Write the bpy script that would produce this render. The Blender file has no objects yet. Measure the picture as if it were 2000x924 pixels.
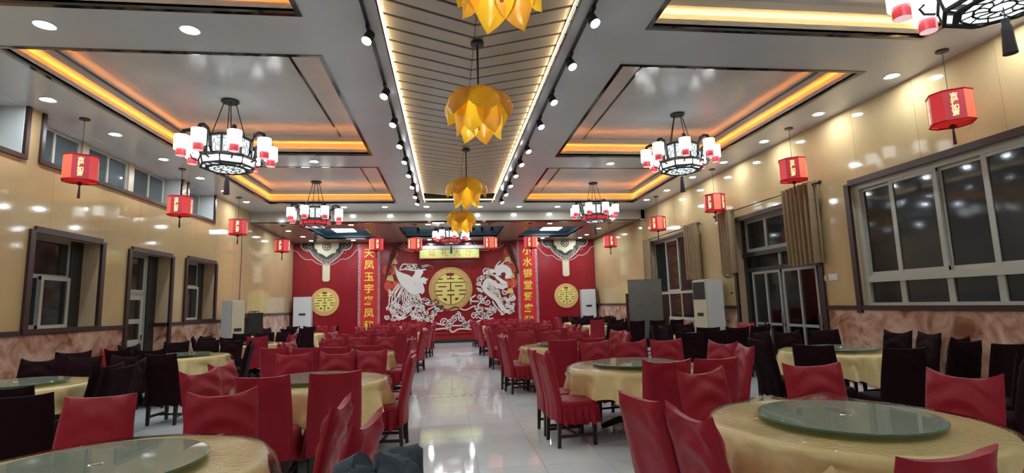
import bpy, bmesh, math, random
from mathutils import Vector, Matrix

random.seed(7)
PI = math.pi
SC = bpy.context.scene
COL = SC.collection

# ------------------------------------------------------------------ camera
cam_d = bpy.data.cameras.new('camera')
cam = bpy.data.objects.new('camera', cam_d)
COL.objects.link(cam)
SC.camera = cam
cam_d.sensor_width = 36.0
cam_d.lens = 36.0 * 1013.8 / 2000.0
cam_d.clip_end = 200
def cam_axes(yaw, pitch, roll):
    cy, sy, cp, sp = math.cos(yaw), math.sin(yaw), math.cos(pitch), math.sin(pitch)
    f = Vector((sy*cp, cy*cp, sp)); r = Vector((cy, -sy, 0)); u = r.cross(f)
    c, s = math.cos(roll), math.sin(roll)
    return c*r + s*u, -s*r + c*u, f
_r, _u, _f = cam_axes(0.12417, 0.13033, -0.028686)
cam.matrix_world = Matrix(((_r.x, _u.x, -_f.x, 0), (_r.y, _u.y, -_f.y, 0), (_r.z, _u.z, -_f.z, 1.55), (0, 0, 0, 1)))

# ------------------------------------------------------------------ world, exposure, lamp strengths
w = bpy.data.worlds.new('night'); SC.world = w; w.use_nodes = True
w.node_tree.nodes['Background'].inputs[0].default_value = (0.030, 0.036, 0.046, 1)
w.node_tree.nodes['Background'].inputs[1].default_value = 1.0
SC.view_settings.view_transform = 'Standard'
SC.view_settings.look = 'None'
SC.view_settings.gamma = 1.0
SC.view_settings.use_curve_mapping = False
SC.view_settings.exposure = 1.0
DOWNLIGHT = 190.0      # radiance of the recessed lamps
SPOT = 90.0
LED_ORANGE = 42.0
ROPE = 6.5
SHADE = 2.6

# ------------------------------------------------------------------ materials
def new_mat(name):
    m = bpy.data.materials.new(name); m.use_nodes = True
    nt = m.node_tree; b = nt.nodes['Principled BSDF']
    return m, nt, b
def P(name, col, rough=0.5, metal=0.0, spec=0.5, emis=None, es=0.0, vary=0.0, scale=6.0, bump=0.0, bscale=60.0, coat=0.0, sheen=0.0):
    m, nt, b = new_mat(name)
    b.inputs['Base Color'].default_value = (*col, 1)
    b.inputs['Roughness'].default_value = rough
    b.inputs['Metallic'].default_value = metal
    b.inputs['Specular IOR Level'].default_value = spec
    if coat: b.inputs['Coat Weight'].default_value = coat; b.inputs['Coat Roughness'].default_value = 0.08
    if sheen: b.inputs['Sheen Weight'].default_value = sheen; b.inputs['Sheen Roughness'].default_value = 0.4
    if emis:
        b.inputs['Emission Color'].default_value = (*emis, 1); b.inputs['Emission Strength'].default_value = es
    if vary or bump:
        tc = nt.nodes.new('ShaderNodeTexCoord')
    if vary:
        n = nt.nodes.new('ShaderNodeTexNoise'); n.inputs['Scale'].default_value = scale; n.inputs['Detail'].default_value = 5
        nt.links.new(tc.outputs['Object'], n.inputs['Vector'])
        r = nt.nodes.new('ShaderNodeValToRGB')
        r.color_ramp.elements[0].position = 0.3; r.color_ramp.elements[1].position = 0.7
        r.color_ramp.elements[0].color = (*[c*(1-vary) for c in col], 1)
        r.color_ramp.elements[1].color = (*[min(1, c*(1+vary)) for c in col], 1)
        nt.links.new(n.outputs['Fac'], r.inputs[0]); nt.links.new(r.outputs[0], b.inputs['Base Color'])
    if bump:
        n2 = nt.nodes.new('ShaderNodeTexNoise'); n2.inputs['Scale'].default_value = bscale; n2.inputs['Detail'].default_value = 3
        nt.links.new(tc.outputs['Object'], n2.inputs['Vector'])
        bp = nt.nodes.new('ShaderNodeBump'); bp.inputs['Strength'].default_value = bump; bp.inputs['Distance'].default_value = 0.02
        nt.links.new(n2.outputs['Fac'], bp.inputs['Height']); nt.links.new(bp.outputs[0], b.inputs['Normal'])
    return m
def E(name, col, s):
    m = bpy.data.materials.new(name); m.use_nodes = True
    nt = m.node_tree; nt.nodes.clear()
    o = nt.nodes.new('ShaderNodeOutputMaterial'); e = nt.nodes.new('ShaderNodeEmission')
    e.inputs[0].default_value = (*col, 1); e.inputs[1].default_value = s
    nt.links.new(e.outputs[0], o.inputs[0])
    return m
def clear(name, tint, rough=0.03, ior=1.45, bump=0.0, bscale=20.0, body=None, bodyf=0.0):
    """thin clear sheet: see-through tint with a real Fresnel reflection"""
    m = bpy.data.materials.new(name); m.use_nodes = True
    nt = m.node_tree; nt.nodes.clear()
    o = nt.nodes.new('ShaderNodeOutputMaterial')
    t = nt.nodes.new('ShaderNodeBsdfTransparent'); t.inputs[0].default_value = (*tint, 1)
    g = nt.nodes.new('ShaderNodeBsdfGlossy'); g.inputs['Roughness'].default_value = rough
    fr = nt.nodes.new('ShaderNodeFresnel'); fr.inputs['IOR'].default_value = ior
    mx = nt.nodes.new('ShaderNodeMixShader')
    src = t
    if body:
        d = nt.nodes.new('ShaderNodeBsdfDiffuse'); d.inputs[0].default_value = (*body, 1)
        m2 = nt.nodes.new('ShaderNodeMixShader'); m2.inputs[0].default_value = bodyf
        nt.links.new(t.outputs[0], m2.inputs[1]); nt.links.new(d.outputs[0], m2.inputs[2]); src = m2
    nt.links.new(fr.outputs[0], mx.inputs[0]); nt.links.new(src.outputs[0], mx.inputs[1]); nt.links.new(g.outputs[0], mx.inputs[2])
    nt.links.new(mx.outputs[0], o.inputs[0])
    if bump:
        tc = nt.nodes.new('ShaderNodeTexCoord'); n = nt.nodes.new('ShaderNodeTexNoise')
        n.inputs['Scale'].default_value = bscale; n.inputs['Detail'].default_value = 3; n.inputs['Distortion'].default_value = 0.6
        nt.links.new(tc.outputs['Object'], n.inputs['Vector'])
        bp = nt.nodes.new('ShaderNodeBump'); bp.inputs['Strength'].default_value = bump; bp.inputs['Distance'].default_value = 0.02
        nt.links.new(n.outputs['Fac'], bp.inputs['Height'])
        nt.links.new(bp.outputs[0], g.inputs['Normal']); nt.links.new(bp.outputs[0], fr.inputs['Normal'])
    return m
def marble():
    m, nt, b = new_mat('brown marble')
    tc = nt.nodes.new('ShaderNodeTexCoord')
    n = nt.nodes.new('ShaderNodeTexNoise'); n.inputs['Scale'].default_value = 2.6; n.inputs['Detail'].default_value = 7; n.inputs['Distortion'].default_value = 1.2
    nt.links.new(tc.outputs['Object'], n.inputs['Vector'])
    r = nt.nodes.new('ShaderNodeValToRGB')
    cr = r.color_ramp; cr.elements[0].position = 0.32; cr.elements[0].color = (0.24, 0.10, 0.055, 1)
    cr.elements[1].position = 0.72; cr.elements[1].color = (0.68, 0.47, 0.38, 1)
    e = cr.elements.new(0.45); e.color = (0.42, 0.22, 0.15, 1)
    e = cr.elements.new(0.55); e.color = (0.53, 0.33, 0.25, 1)
    nt.links.new(n.outputs['Fac'], r.inputs[0]); nt.links.new(r.outputs[0], b.inputs['Base Color'])
    b.inputs['Roughness'].default_value = 0.22
    return m
def translucent(name, col, rough=0.4, mixf=0.5, emis=0.0):
    m = bpy.data.materials.new(name); m.use_nodes = True
    nt = m.node_tree; b = nt.nodes['Principled BSDF']; o = nt.nodes['Material Output']
    b.inputs['Base Color'].default_value = (*col, 1); b.inputs['Roughness'].default_value = rough
    if emis:
        b.inputs['Emission Color'].default_value = (*col, 1); b.inputs['Emission Strength'].default_value = emis
    t = nt.nodes.new('ShaderNodeBsdfTranslucent'); t.inputs[0].default_value = (*col, 1)
    mx = nt.nodes.new('ShaderNodeMixShader'); mx.inputs[0].default_value = mixf
    nt.links.new(b.outputs[0], mx.inputs[1]); nt.links.new(t.outputs[0], mx.inputs[2]); nt.links.new(mx.outputs[0], o.inputs[0])
    return m

M_cream = P('cream wall panel', (0.47, 0.345, 0.18), 0.07, vary=0.06, scale=1.2, spec=0.5)
M_creamd = P('cream reveal', (0.46, 0.36, 0.24), 0.35)
M_reveal = P('pale grey reveal', (0.52, 0.55, 0.56), 0.35)
M_brown = P('dark brown moulding', (0.034, 0.013, 0.012), 0.36)
M_marble = marble()
M_ceil = P('grey ceiling board', (0.57, 0.60, 0.645), 0.22, vary=0.05, scale=0.8)
M_tray = P('silver tray panel', (0.50, 0.525, 0.56), 0.18, vary=0.10, scale=1.1)
M_mirror = P('dark mirror trim', (0.16, 0.15, 0.15), 0.08, metal=1.0)
M_trough = P('cove paint', (0.62, 0.58, 0.52), 0.35)
M_slat = P('taupe ceiling slat', (0.46, 0.42, 0.365), 0.24, spec=0.6)
M_black = P('matte black', (0.014, 0.014, 0.016), 0.4)
M_void = P('dark void', (0.02, 0.018, 0.016), 0.8)
M_tile = P('pale floor tile', (0.70, 0.75, 0.77), 0.055, vary=0.04, scale=1.5)
M_grout = P('grey grout', (0.30, 0.31, 0.31), 0.6)
M_white = P('white enamel', (0.62, 0.64, 0.65), 0.3)
M_offwhite = P('aged cream plastic', (0.52, 0.48, 0.34), 0.35)
M_alu = P('painted white frame', (0.42, 0.41, 0.36), 0.35)
M_dullalu = P('weathered grey frame', (0.30, 0.29, 0.27), 0.45)
M_glass = clear('night window glass', (0.75, 0.78, 0.80), 0.06, 1.38, body=(0.035, 0.035, 0.033), bodyf=0.6)
M_glass2 = clear('door glass', (0.85, 0.85, 0.84), 0.05, 1.4)
M_frost = clear('bluish clerestory glass', (0.6, 0.7, 0.78), 0.06, 1.5, body=(0.16, 0.20, 0.22), bodyf=0.45)
M_orange = E('orange led strip', (1.0, 0.31, 0.03), LED_ORANGE)
M_warmled = E('warm white led strip', (1.0, 0.66, 0.30), LED_ORANGE)
M_rope = E('warm rope light', (1.0, 0.72, 0.38), ROPE)
M_down = E('cool white lamp', (0.84, 0.94, 1.0), DOWNLIGHT)
M_spot = E('cool white spot lens', (0.86, 0.95, 1.0), SPOT)
M_shade = E('white glass shade', (0.95, 1.0, 0.97), SHADE)
M_lpanel = E('white square panel lamp', (0.93, 0.97, 1.0), 7.0)
M_redglow = P('red glass', (0.62, 0.05, 0.07), 0.3, emis=(0.8, 0.06, 0.08), es=0.20)
M_pinkend = P('pale lit end glass', (0.8, 0.6, 0.65), 0.4, emis=(1, 0.7, 0.75), es=0.34)
M_lattice = P('lit drum glass', (0.75, 0.8, 0.8), 0.4, emis=(0.9, 1.0, 1.0), es=0.42)
M_red = P('red satin cover', (0.29, 0.006, 0.021), 0.5, spec=0.28, bump=0.10, bscale=26, sheen=0.08, vary=0.08, scale=5)
M_dark = P('dark maroon cover', (0.014, 0.003, 0.005), 0.75, spec=0.1, bump=0.12, bscale=14, vary=0.15, scale=5)
M_wood = P('dark stained wood', (0.022, 0.012, 0.010), 0.3)
M_gold = P('yellow satin tablecloth', (0.90, 0.72, 0.35), 0.45, bump=0.05, bscale=24, vary=0.03, scale=14, sheen=0.2)
M_plastic = clear('clear plastic film', (0.97, 0.97, 0.95), 0.09, 1.33, bump=0.22, bscale=38.0)
M_gturn = clear('greenish turntable glass', (0.66, 0.74, 0.66), 0.02, 1.40, body=(0.62, 0.70, 0.54), bodyf=0.38)
M_gedge = P('green glass edge', (0.08, 0.16, 0.12), 0.15)
M_stagered = P('red backdrop', (0.27, 0.012, 0.022), 0.17, vary=0.08, scale=2)
M_carpet = P('red carpet', (0.36, 0.02, 0.018), 0.9, bump=0.2, bscale=90)
M_base = P('dark skirting stone', (0.035, 0.035, 0.04), 0.3)
M_emb = P('yellow emblem board', (0.84, 0.78, 0.24), 0.35)
M_embring = P('gold ring board', (0.86, 0.62, 0.24), 0.35)
M_embdark = P('brown emblem ring', (0.50, 0.27, 0.10), 0.4)
M_line = P('dark red groove', (0.20, 0.012, 0.014), 0.4)
M_relief = P('pale relief board', (0.88, 0.86, 0.82), 0.45)
M_relief2 = P('grey white relief board', (0.86, 0.82, 0.79), 0.45)
M_banner = P('bright red banner', (0.62, 0.022, 0.02), 0.5)
M_lace = P('pink lace border', (0.45, 0.22, 0.26), 0.7, vary=0.75, scale=22)
M_goldtxt = P('gold lettering', (0.92, 0.68, 0.08), 0.35)
M_green = P('lime green sign', (0.52, 0.60, 0.20), 0.35)
M_signpale = P('pale sign band', (0.42, 0.48, 0.46), 0.3)
M_signred = P('sign red letters', (0.55, 0.12, 0.06), 0.4)
M_stceil = P('reddish stage ceiling', (0.24, 0.15, 0.125), 0.32, vary=0.1, scale=1.5)
M_stblue = P('blue ceiling panel', (0.09, 0.20, 0.30), 0.25)
M_bulk = P('beige bulkhead panel', (0.42, 0.38, 0.32), 0.16)
M_curtain = P('beige curtain cloth', (0.26, 0.18, 0.095), 0.8, vary=0.1, scale=8, sheen=0.2)
M_doorblk = P('black door steel', (0.018, 0.017, 0.016), 0.3)
M_doorgrey = P('pale grey door paint', (0.34, 0.35, 0.34), 0.35)
M_doorcloth = P('brown lace behind glass', (0.42, 0.32, 0.20), 0.8, vary=0.8, scale=5)
M_board = P('grey board', (0.15, 0.147, 0.13), 0.35, vary=0.12, scale=3)
M_postwood = P('red brown post', (0.06, 0.018, 0.016), 0.3)
M_pet1 = translucent('shaded amber petal', (0.72, 0.45, 0.07), 0.25, 0.45)  # amber tone paints shading into the yellow petal colour
M_pet2 = translucent('lit yellow petal', (0.92, 0.70, 0.06), 0.25, 0.5)  # brighter tone paints light coming through the same petal
M_bulb = E('warm bulb', (1.0, 0.82, 0.5), 22.0)
M_lred = translucent('red lantern gauze', (0.60, 0.035, 0.045), 0.4, 0.55)
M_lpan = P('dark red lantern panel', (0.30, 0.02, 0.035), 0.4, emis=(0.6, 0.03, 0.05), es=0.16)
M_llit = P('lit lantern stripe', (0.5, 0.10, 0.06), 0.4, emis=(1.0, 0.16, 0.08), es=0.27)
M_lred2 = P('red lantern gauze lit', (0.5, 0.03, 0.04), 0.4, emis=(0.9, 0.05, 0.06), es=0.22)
M_ltxt = P('gold lantern letters', (0.9, 0.65, 0.3), 0.4, emis=(1.0, 0.66, 0.30), es=0.5)
M_lbulb = E('lantern bulb', (1.0, 0.45, 0.25), 6.0)
M_tassel = P('dark tassel', (0.09, 0.015, 0.02), 0.7)
M_tassel2 = P('black tassel', (0.035, 0.022, 0.03), 0.6)
M_denim = P('dark blue jacket', (0.026, 0.042, 0.060), 0.75, vary=0.35, scale=7, bump=0.4, bscale=25)
M_prred = P('printed lantern red', (0.62, 0.07, 0.04), 0.4)
M_pryel = P('printed tassel yellow', (0.85, 0.62, 0.22), 0.4)
M_drape = P('maroon drape', (0.10, 0.012, 0.016), 0.7)
M_silver = P('steel', (0.7, 0.7, 0.72), 0.15, metal=1.0)
M_ornd = P('dark lattice print', (0.02, 0.028, 0.026), 0.35)
M_ornc = P('cream print', (0.68, 0.62, 0.42), 0.35)
M_ornl = P('pale outline print', (0.52, 0.38, 0.33), 0.4)
M_tape = P('white floor tape', (0.7, 0.7, 0.66), 0.5)

# ------------------------------------------------------------------ mesh helpers
class MB:
    def __init__(s): s.v = []; s.f = []
    def add(s, vs, fs):
        o = len(s.v); s.v += [tuple(p) for p in vs]; s.f += [tuple(i+o for i in f) for f in fs]; return s
    def box(s, x0, x1, y0, y1, z0, z1):
        return s.add([(x0,y0,z0),(x1,y0,z0),(x1,y1,z0),(x0,y1,z0),(x0,y0,z1),(x1,y0,z1),(x1,y1,z1),(x0,y1,z1)],
                     [(0,3,2,1),(4,5,6,7),(0,1,5,4),(1,2,6,5),(2,3,7,6),(3,0,4,7)])
    def cbox(s, c, d, rz=0.0):
        m = MB().box(-d[0]/2, d[0]/2, -d[1]/2, d[1]/2, -d[2]/2, d[2]/2)
        R = Matrix.Rotation(rz, 3, 'Z')
        return s.add([R @ Vector(p) + Vector(c) for p in m.v], m.f)
    def taper(s, x, y, z0, z1, a0, a1, dx=0, dy=0):
        vs = []
        for z, a, ox, oy in ((z0, a0, 0, 0), (z1, a1, dx, dy)):
            vs += [(x+ox-a, y+oy-a, z), (x+ox+a, y+oy-a, z), (x+ox+a, y+oy+a, z), (x+ox-a, y+oy+a, z)]
        return s.add(vs, [(0,3,2,1),(4,5,6,7),(0,1,5,4),(1,2,6,5),(2,3,7,6),(3,0,4,7)])
    def lathe(s, prof, n=20, c=(0,0,0), rz=0.0, caps=True):
        vs = []; fs = []
        for r, z in prof:
            for i in range(n):
                a = 2*PI*i/n + rz; vs.append((c[0]+r*math.cos(a), c[1]+r*math.sin(a), c[2]+z))
        for k in range(len(prof)-1):
            for i in range(n):
                j = (i+1) % n; fs.append((k*n+i, k*n+j, (k+1)*n+j, (k+1)*n+i))
        if caps:
            if prof[0][0] > 1e-5: fs.append(tuple(range(n))[::-1])
            if prof[-1][0] > 1e-5: fs.append(tuple((len(prof)-1)*n+i for i in range(n)))
        return s.add(vs, fs)
    def tube(s, pts, r, n=6):
        pts = [Vector(p) for p in pts]; vs = []; fs = []
        up = Vector((0,0,1))
        for k, p in enumerate(pts):
            d = (pts[min(k+1, len(pts)-1)] - pts[max(k-1, 0)]).normalized()
            a = d.cross(up if abs(d.z) < 0.95 else Vector((1,0,0))).normalized(); b = d.cross(a)
            rr = r[k] if isinstance(r, (list, tuple)) else r
            for i in range(n):
                t = 2*PI*i/n; vs.append(p + rr*(math.cos(t)*a + math.sin(t)*b))
        for k in range(len(pts)-1):
            for i in range(n):
                j = (i+1) % n; fs.append((k*n+i, k*n+j, (k+1)*n+j, (k+1)*n+i))
        fs.append(tuple(range(n))[::-1]); fs.append(tuple((len(pts)-1)*n+i for i in range(n)))
        return s.add(vs, fs)
    def poly(s, pts, y0, y1):
        """flat outline in the x-z plane given thickness from y1 (front) back to y0"""
        n = len(pts)
        vs = [(x, y1, z) for x, z in pts] + [(x, y0, z) for x, z in pts]
        fs = [tuple(range(n)), tuple(range(2*n-1, n-1, -1))] + [(i, i+n, (i+1) % n + n, (i+1) % n) for i in range(n)]
        return s.add(vs, fs)
    def ribbon(s, pts, wd, y0, y1):
        """flat board strip following a polyline in x-z; wd one width or one per point"""
        n = len(pts)
        if n < 2: return s
        L = []; R = []
        for k in range(n):
            a = pts[max(k-1, 0)]; b = pts[min(k+1, n-1)]
            dx, dz = b[0]-a[0], b[1]-a[1]; l = math.hypot(dx, dz) or 1
            h = (wd[k] if isinstance(wd, (list, tuple)) else wd)/2
            L.append((pts[k][0]-dz/l*h, pts[k][1]+dx/l*h)); R.append((pts[k][0]+dz/l*h, pts[k][1]-dx/l*h))
        vs = [(x,y1,z) for x,z in L] + [(x,y1,z) for x,z in R] + [(x,y0,z) for x,z in L] + [(x,y0,z) for x,z in R]
        fs = []
        for k in range(n-1):
            fs += [(k, k+1, n+k+1, n+k), (2*n+k, 2*n+k+1, k+1, k), (n+k, n+k+1, 3*n+k+1, 3*n+k)]
        fs += [(0, n, 3*n, 2*n), (n-1, 3*n-1, 4*n-1, 2*n-1)]
        return s.add(vs, fs)
    def disc(s, cx, cz, r, y0, y1, n=48):
        return s.poly([(cx+r*math.cos(2*PI*i/n), cz+r*math.sin(2*PI*i/n)) for i in range(n)], y0, y1)
    def ring(s, cx, cz, r, wd, y0, y1, n=48):
        return s.ribbon([(cx+r*math.cos(2*PI*i/n), cz+r*math.sin(2*PI*i/n)) for i in range(n+1)], wd, y0, y1)
    def mesh(s, name, mat, smooth=True, ang=38):
        me = bpy.data.meshes.new(name); me.from_pydata(s.v, [], s.f)
        bm = bmesh.new(); bm.from_mesh(me); bmesh.ops.recalc_face_normals(bm, faces=bm.faces); bm.to_mesh(me); bm.free()
        if smooth:
            me.polygons.foreach_set('use_smooth', [True]*len(me.polygons))
            me.set_sharp_from_angle(angle=math.radians(ang))
        me.materials.append(mat); me.update()
        return me
    def build(s, name, mat, parent=None, smooth=True, ang=38):
        return link(name, s.mesh(name, mat, smooth, ang), parent)

def link(name, me, parent=None, loc=None):
    o = bpy.data.objects.new(name, me); COL.objects.link(o)
    if parent: o.parent = parent
    if loc: o.location = loc
    return o
def tag(o, label=None, cat=None, group=None, kind=None):
    if label: o['label'] = label
    if cat: o['category'] = cat
    if group: o['group'] = group
    if kind: o['kind'] = kind
    return o
def thing(name, label, cat, loc=(0,0,0), rz=0.0, group=None):
    o = bpy.data.objects.new(name, None); COL.objects.link(o)
    o.location = loc; o.rotation_euler = (0, 0, rz); o.empty_display_size = 0.1
    return tag(o, label, cat, group)
KIDS = {}
def dup(root, loc, rz=0.0, label=None, group=None, scale=None):
    """copy a thing with its parts and sub-parts"""
    if root.name not in KIDS: KIDS[root.name] = [(c, list(c.children)) for c in root.children]
    r = root.copy(); COL.objects.link(r); r.location = loc; r.rotation_euler = (0, 0, rz)
    if label: r['label'] = label
    if group: r['group'] = group
    if scale: r.scale = scale
    for c, gs in KIDS[root.name]:
        d = c.copy(); COL.objects.link(d); d.parent = r
        for g in gs:
            e = g.copy(); COL.objects.link(e); e.parent = d
    return r
ORD = ['first', 'second', 'third', 'fourth', 'fifth', 'sixth', 'seventh', 'eighth', 'ninth', 'tenth', 'eleventh', 'twelfth']
def text_mesh(txt, size, name, mat, parent, loc, rot, ext=0.006, bold=0.0):
    c = bpy.data.curves.new(name, 'FONT'); c.body = txt; c.size = size; c.align_x = 'CENTER'; c.align_y = 'CENTER'
    c.extrude = ext; c.offset = bold; c.resolution_u = 2
    o = bpy.data.objects.new(name + '_src', c); COL.objects.link(o)
    dg = bpy.context.evaluated_depsgraph_get(); dg.update()
    me = bpy.data.meshes.new_from_object(o.evaluated_get(dg)); me.name = name
    bpy.data.objects.remove(o); bpy.data.curves.remove(c)
    me.materials.clear(); me.materials.append(mat)
    t = link(name, me, parent); t.location = loc; t.rotation_euler = rot
    return t
def cells(a, b, holes):
    """rectangles of a x b ranges left over after cutting holes (a0,a1,b0,b1)"""
    A = sorted({a[0], a[1]} | {max(a[0], min(a[1], h[i])) for h in holes for i in (0, 1)})
    B = sorted({b[0], b[1]} | {max(b[0], min(b[1], h[i])) for h in holes for i in (2, 3)})
    out = []
    for i in range(len(A)-1):
        if A[i+1]-A[i] < 1e-6: continue
        run = None
        for j in range(len(B)-1):
            if B[j+1]-B[j] < 1e-6: continue
            ca, cb = (A[i]+A[i+1])/2, (B[j]+B[j+1])/2
            hole = any(h[0] < ca < h[1] and h[2] < cb < h[3] for h in holes)
            if hole:
                if run: out.append((A[i], A[i+1], *run)); run = None
            else:
                run = (run[0], B[j+1]) if run else (B[j], B[j+1])
        if run: out.append((A[i], A[i+1], *run))
    return out

# ================================================================== STRUCTURE
XL, XR, ZC, YB, YF = -6.42, 7.04, 4.8, -3.0, 23.5     # side walls, soffit, wall behind the camera, stage wall
YBULK = 17.7; ZS = 4.46
CX = 0.37                                             # centre line of the ceiling

# ---- floor with tiles
TS = 0.635
floor = MB().box(XL-0.4, XR+0.4, YB, YF+0.3, -0.10, -0.006).build('floor', M_grout); tag(floor, kind='structure')
tile_me = MB().box(-TS/2+0.0025, TS/2-0.0025, -TS/2+0.0025, TS/2-0.0025, -0.012, 0.0).mesh('tile', M_tile, False)
x_off, y_off = 0.262-TS/2, 5.84-TS/2
tl = []
for i in range(-12, 13):
    for j in range(-15, 29):
        x, y = x_off+i*TS, y_off+j*TS
        if x-TS/2 < XL or x+TS/2 > XR or y-TS/2 < YB or y+TS/2 > 22.9: continue
        aisle = -1.4 < x < 1.8 and y > 3.2
        tl.append(((0 if aisle else 1), abs(x-0.2)*1.3 + abs(y-8)*0.5, x, y))
tl.sort()
for k, (_, _, x, y) in enumerate(tl[:290]):
    link('tile', tile_me, floor, (x, y, 0))
b = MB()
for (_, _, x, y) in tl[290:]:
    b.add([(p.co.x+x, p.co.y+y, p.co.z) for p in tile_me.vertices], [tuple(f.vertices) for f in tile_me.polygons])
b.box(XL, XL+0.18, YB, YF, -0.012, 0).box(XR-0.42, XR, YB, YF, -0.012, 0)
tag(b.build('floor_tiles', M_tile, floor, False), kind='stuff')

# ---- side walls with openings (y0,y1,z0,z1)
LW = [(8.86, 10.45, 1.37, 2.90), (11.38, 12.94, 0.0, 2.87), (13.69, 15.26, 1.39, 2.90)]
LC = [(4.2, 8.50, 4.03, ZC), (8.88, 13.20, 4.05, ZC), (13.56, 15.02, 4.08, ZC)]
RW = [(4.1, 8.16, 1.34, 3.46), (9.10, 11.95, 0.0, 3.42), (14.0, 17.35, 0.95, 3.55)]
def side_wall(name, X, out, holes, y1):
    wl = MB()
    for a in cells((YB, y1), (0, ZC+0.3), holes):
        wl.box(min(X, X+out*0.40), max(X, X+out*0.40), *a)
    o = wl.build(name, M_creamd, None, False); tag(o, kind='structure')
    wid = 1.22; n = int(round((y1-YB)/wid)); wid = (y1-YB)/n
    for k in range(n):
        a0, a1 = YB+k*wid+0.0025, YB+(k+1)*wid-0.0025
        hs = [h for h in holes if h[0] < a1 and h[1] > a0]
        m = MB()
        for a in cells((a0, a1), (1.34, ZC), hs):
            m.box(min(X, X-out*0.008), max(X, X-out*0.008), *a)
        if m.v: m.build('wall_panel', M_cream, o, False)
    m = MB()
    for a in cells((YB, y1), (0, 1.30), holes): m.box(min(X, X-out*0.012), max(X, X-out*0.012), *a)
    m.build('marble_dado', M_marble, o, False)
    m = MB()
    for a in cells((YB, y1), (1.29, 1.365), [(h[0], h[1], -1, 9) for h in holes if h[2] < 1]): m.box(min(X, X-out*0.045), max(X, X-out*0.045), *a)
    m.build('dado_rail', M_brown, o, False)
    return o
wl = side_wall('wall_left', XL, -1, LW+LC, YBULK)
wr = side_wall('wall_right', XR, 1, RW, YBULK)
# stage-zone walls, slightly out of line with the hall, with a higher dado
def slant(name, X0, X1, out):
    def quadbox(z0, z1, t0, t1):
        d0, d1 = -out*t0, -out*t1
        return ([(X0+d0, YBULK, z0), (X1+d0, YF+.3, z0), (X1+d1, YF+.3, z0), (X0+d1, YBULK, z0),
                 (X0+d0, YBULK, z1), (X1+d0, YF+.3, z1), (X1+d1, YF+.3, z1), (X0+d1, YBULK, z1)],
                [(0,3,2,1),(4,5,6,7),(0,1,5,4),(1,2,6,5),(2,3,7,6),(3,0,4,7)])
    o = MB().add(*quadbox(0, ZC, -0.3, 0.0)).build(name, M_cream, None, False); tag(o, kind='structure')
    MB().add(*quadbox(0, 1.40, 0.0, 0.012)).build('marble_dado', M_marble, o, False)
    MB().add(*quadbox(1.40, 1.48, 0.0, 0.045)).build('dado_rail', M_brown, o, False)
    MB().add(*quadbox(ZS-0.05, ZS, 0.0, 0.05)).build('cornice', M_stceil, o, False)
slant('wall_stage_left', XL, -6.70, -1)
slant('wall_stage_right', XR-0.14, 6.77, 1)
tag(MB().box(XL-0.4, XR+0.4, YB-0.3, YB, 0, ZC+0.3).build('wall_rear', M_cream, None, False), kind='structure')

# ---- window and door fittings.  bar(): a box between (y0,z0)-(y1,z1) at plane X with depth
def frame_trim(name, X, out, h, wd=0.10, proud=0.053, bottom=True):
    o = MB()
    xs = (min(X, X-out*proud), max(X, X-out*proud))
    o.box(*xs, h[0]-wd, h[0], max(0, h[2]-(wd if bottom else 0)), h[3]+0.02)
    o.box(*xs, h[1], h[1]+wd, max(0, h[2]-(wd if bottom else 0)), h[3]+0.02)
    m = o.build(name, M_brown, None, False); tag(m, kind='structure')
    MB().box(xs[0], xs[1]+0.0, h[0], h[1], h[3]-0.02, h[3]+wd-0.02).build('head_board', M_brown, m, False)
    return m
def grid_frame(parent, X, y0, y1, z0, z1, ys, zs, t, d, mat, name='frame'):
    m = MB()
    for y in [y0+t/2, y1-t/2] + list(ys): m.box(X-d/2, X+d/2, y-t/2, y+t/2, z0, z1)
    for z in [z0+t/2, z1-t/2] + list(zs): m.box(X-d/2+0.004, X+d/2-0.004, y0, y1, z-t/2, z+t/2)
    return m.build(name, mat, parent, False)
def pane(parent, X, y0, y1, z0, z1, mat):
    return MB().box(X-0.004, X+0.004, y0, y1, z0, z1).build('pane', mat, parent, False)

# left windows
for n, h in ((1, LW[0]), (2, LW[2])):
    o = frame_trim('window_%d' % n, XL, -1, h, bottom=False)
    MB().box(XL, XL+0.06, h[0]-0.1, h[1]+0.1, h[2]-0.06, h[2]+0.012).build('sill', M_brown, o, False)
    X = XL-0.33; zm = h[2]+0.87; ym = h[0]+0.62
    grid_frame(o, X, h[0], h[1], h[2], h[3], [h[1]-0.30], [zm], 0.07, 0.06, M_dullalu)
    grid_frame(o, X+0.045, ym, h[1]-0.30, h[2], zm, [], [], 0.06, 0.05, M_alu, 'sash')
    MB().box(X-0.03, X+0.05, h[1]-0.30, h[1], h[2], h[3]).build('dark_strip', M_black, o, False)  # black upright strip between the glazing and the far reveal
    pane(o, X, h[0]+0.05, h[1]-0.32, zm, h[3]-0.05, M_glass); pane(o, X, h[0]+0.05, ym, h[2]+0.05, zm, M_glass)
    pane(o, X+0.045, ym+0.05, h[1]-0.34, h[2]+0.05, zm-0.05, M_glass)
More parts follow.
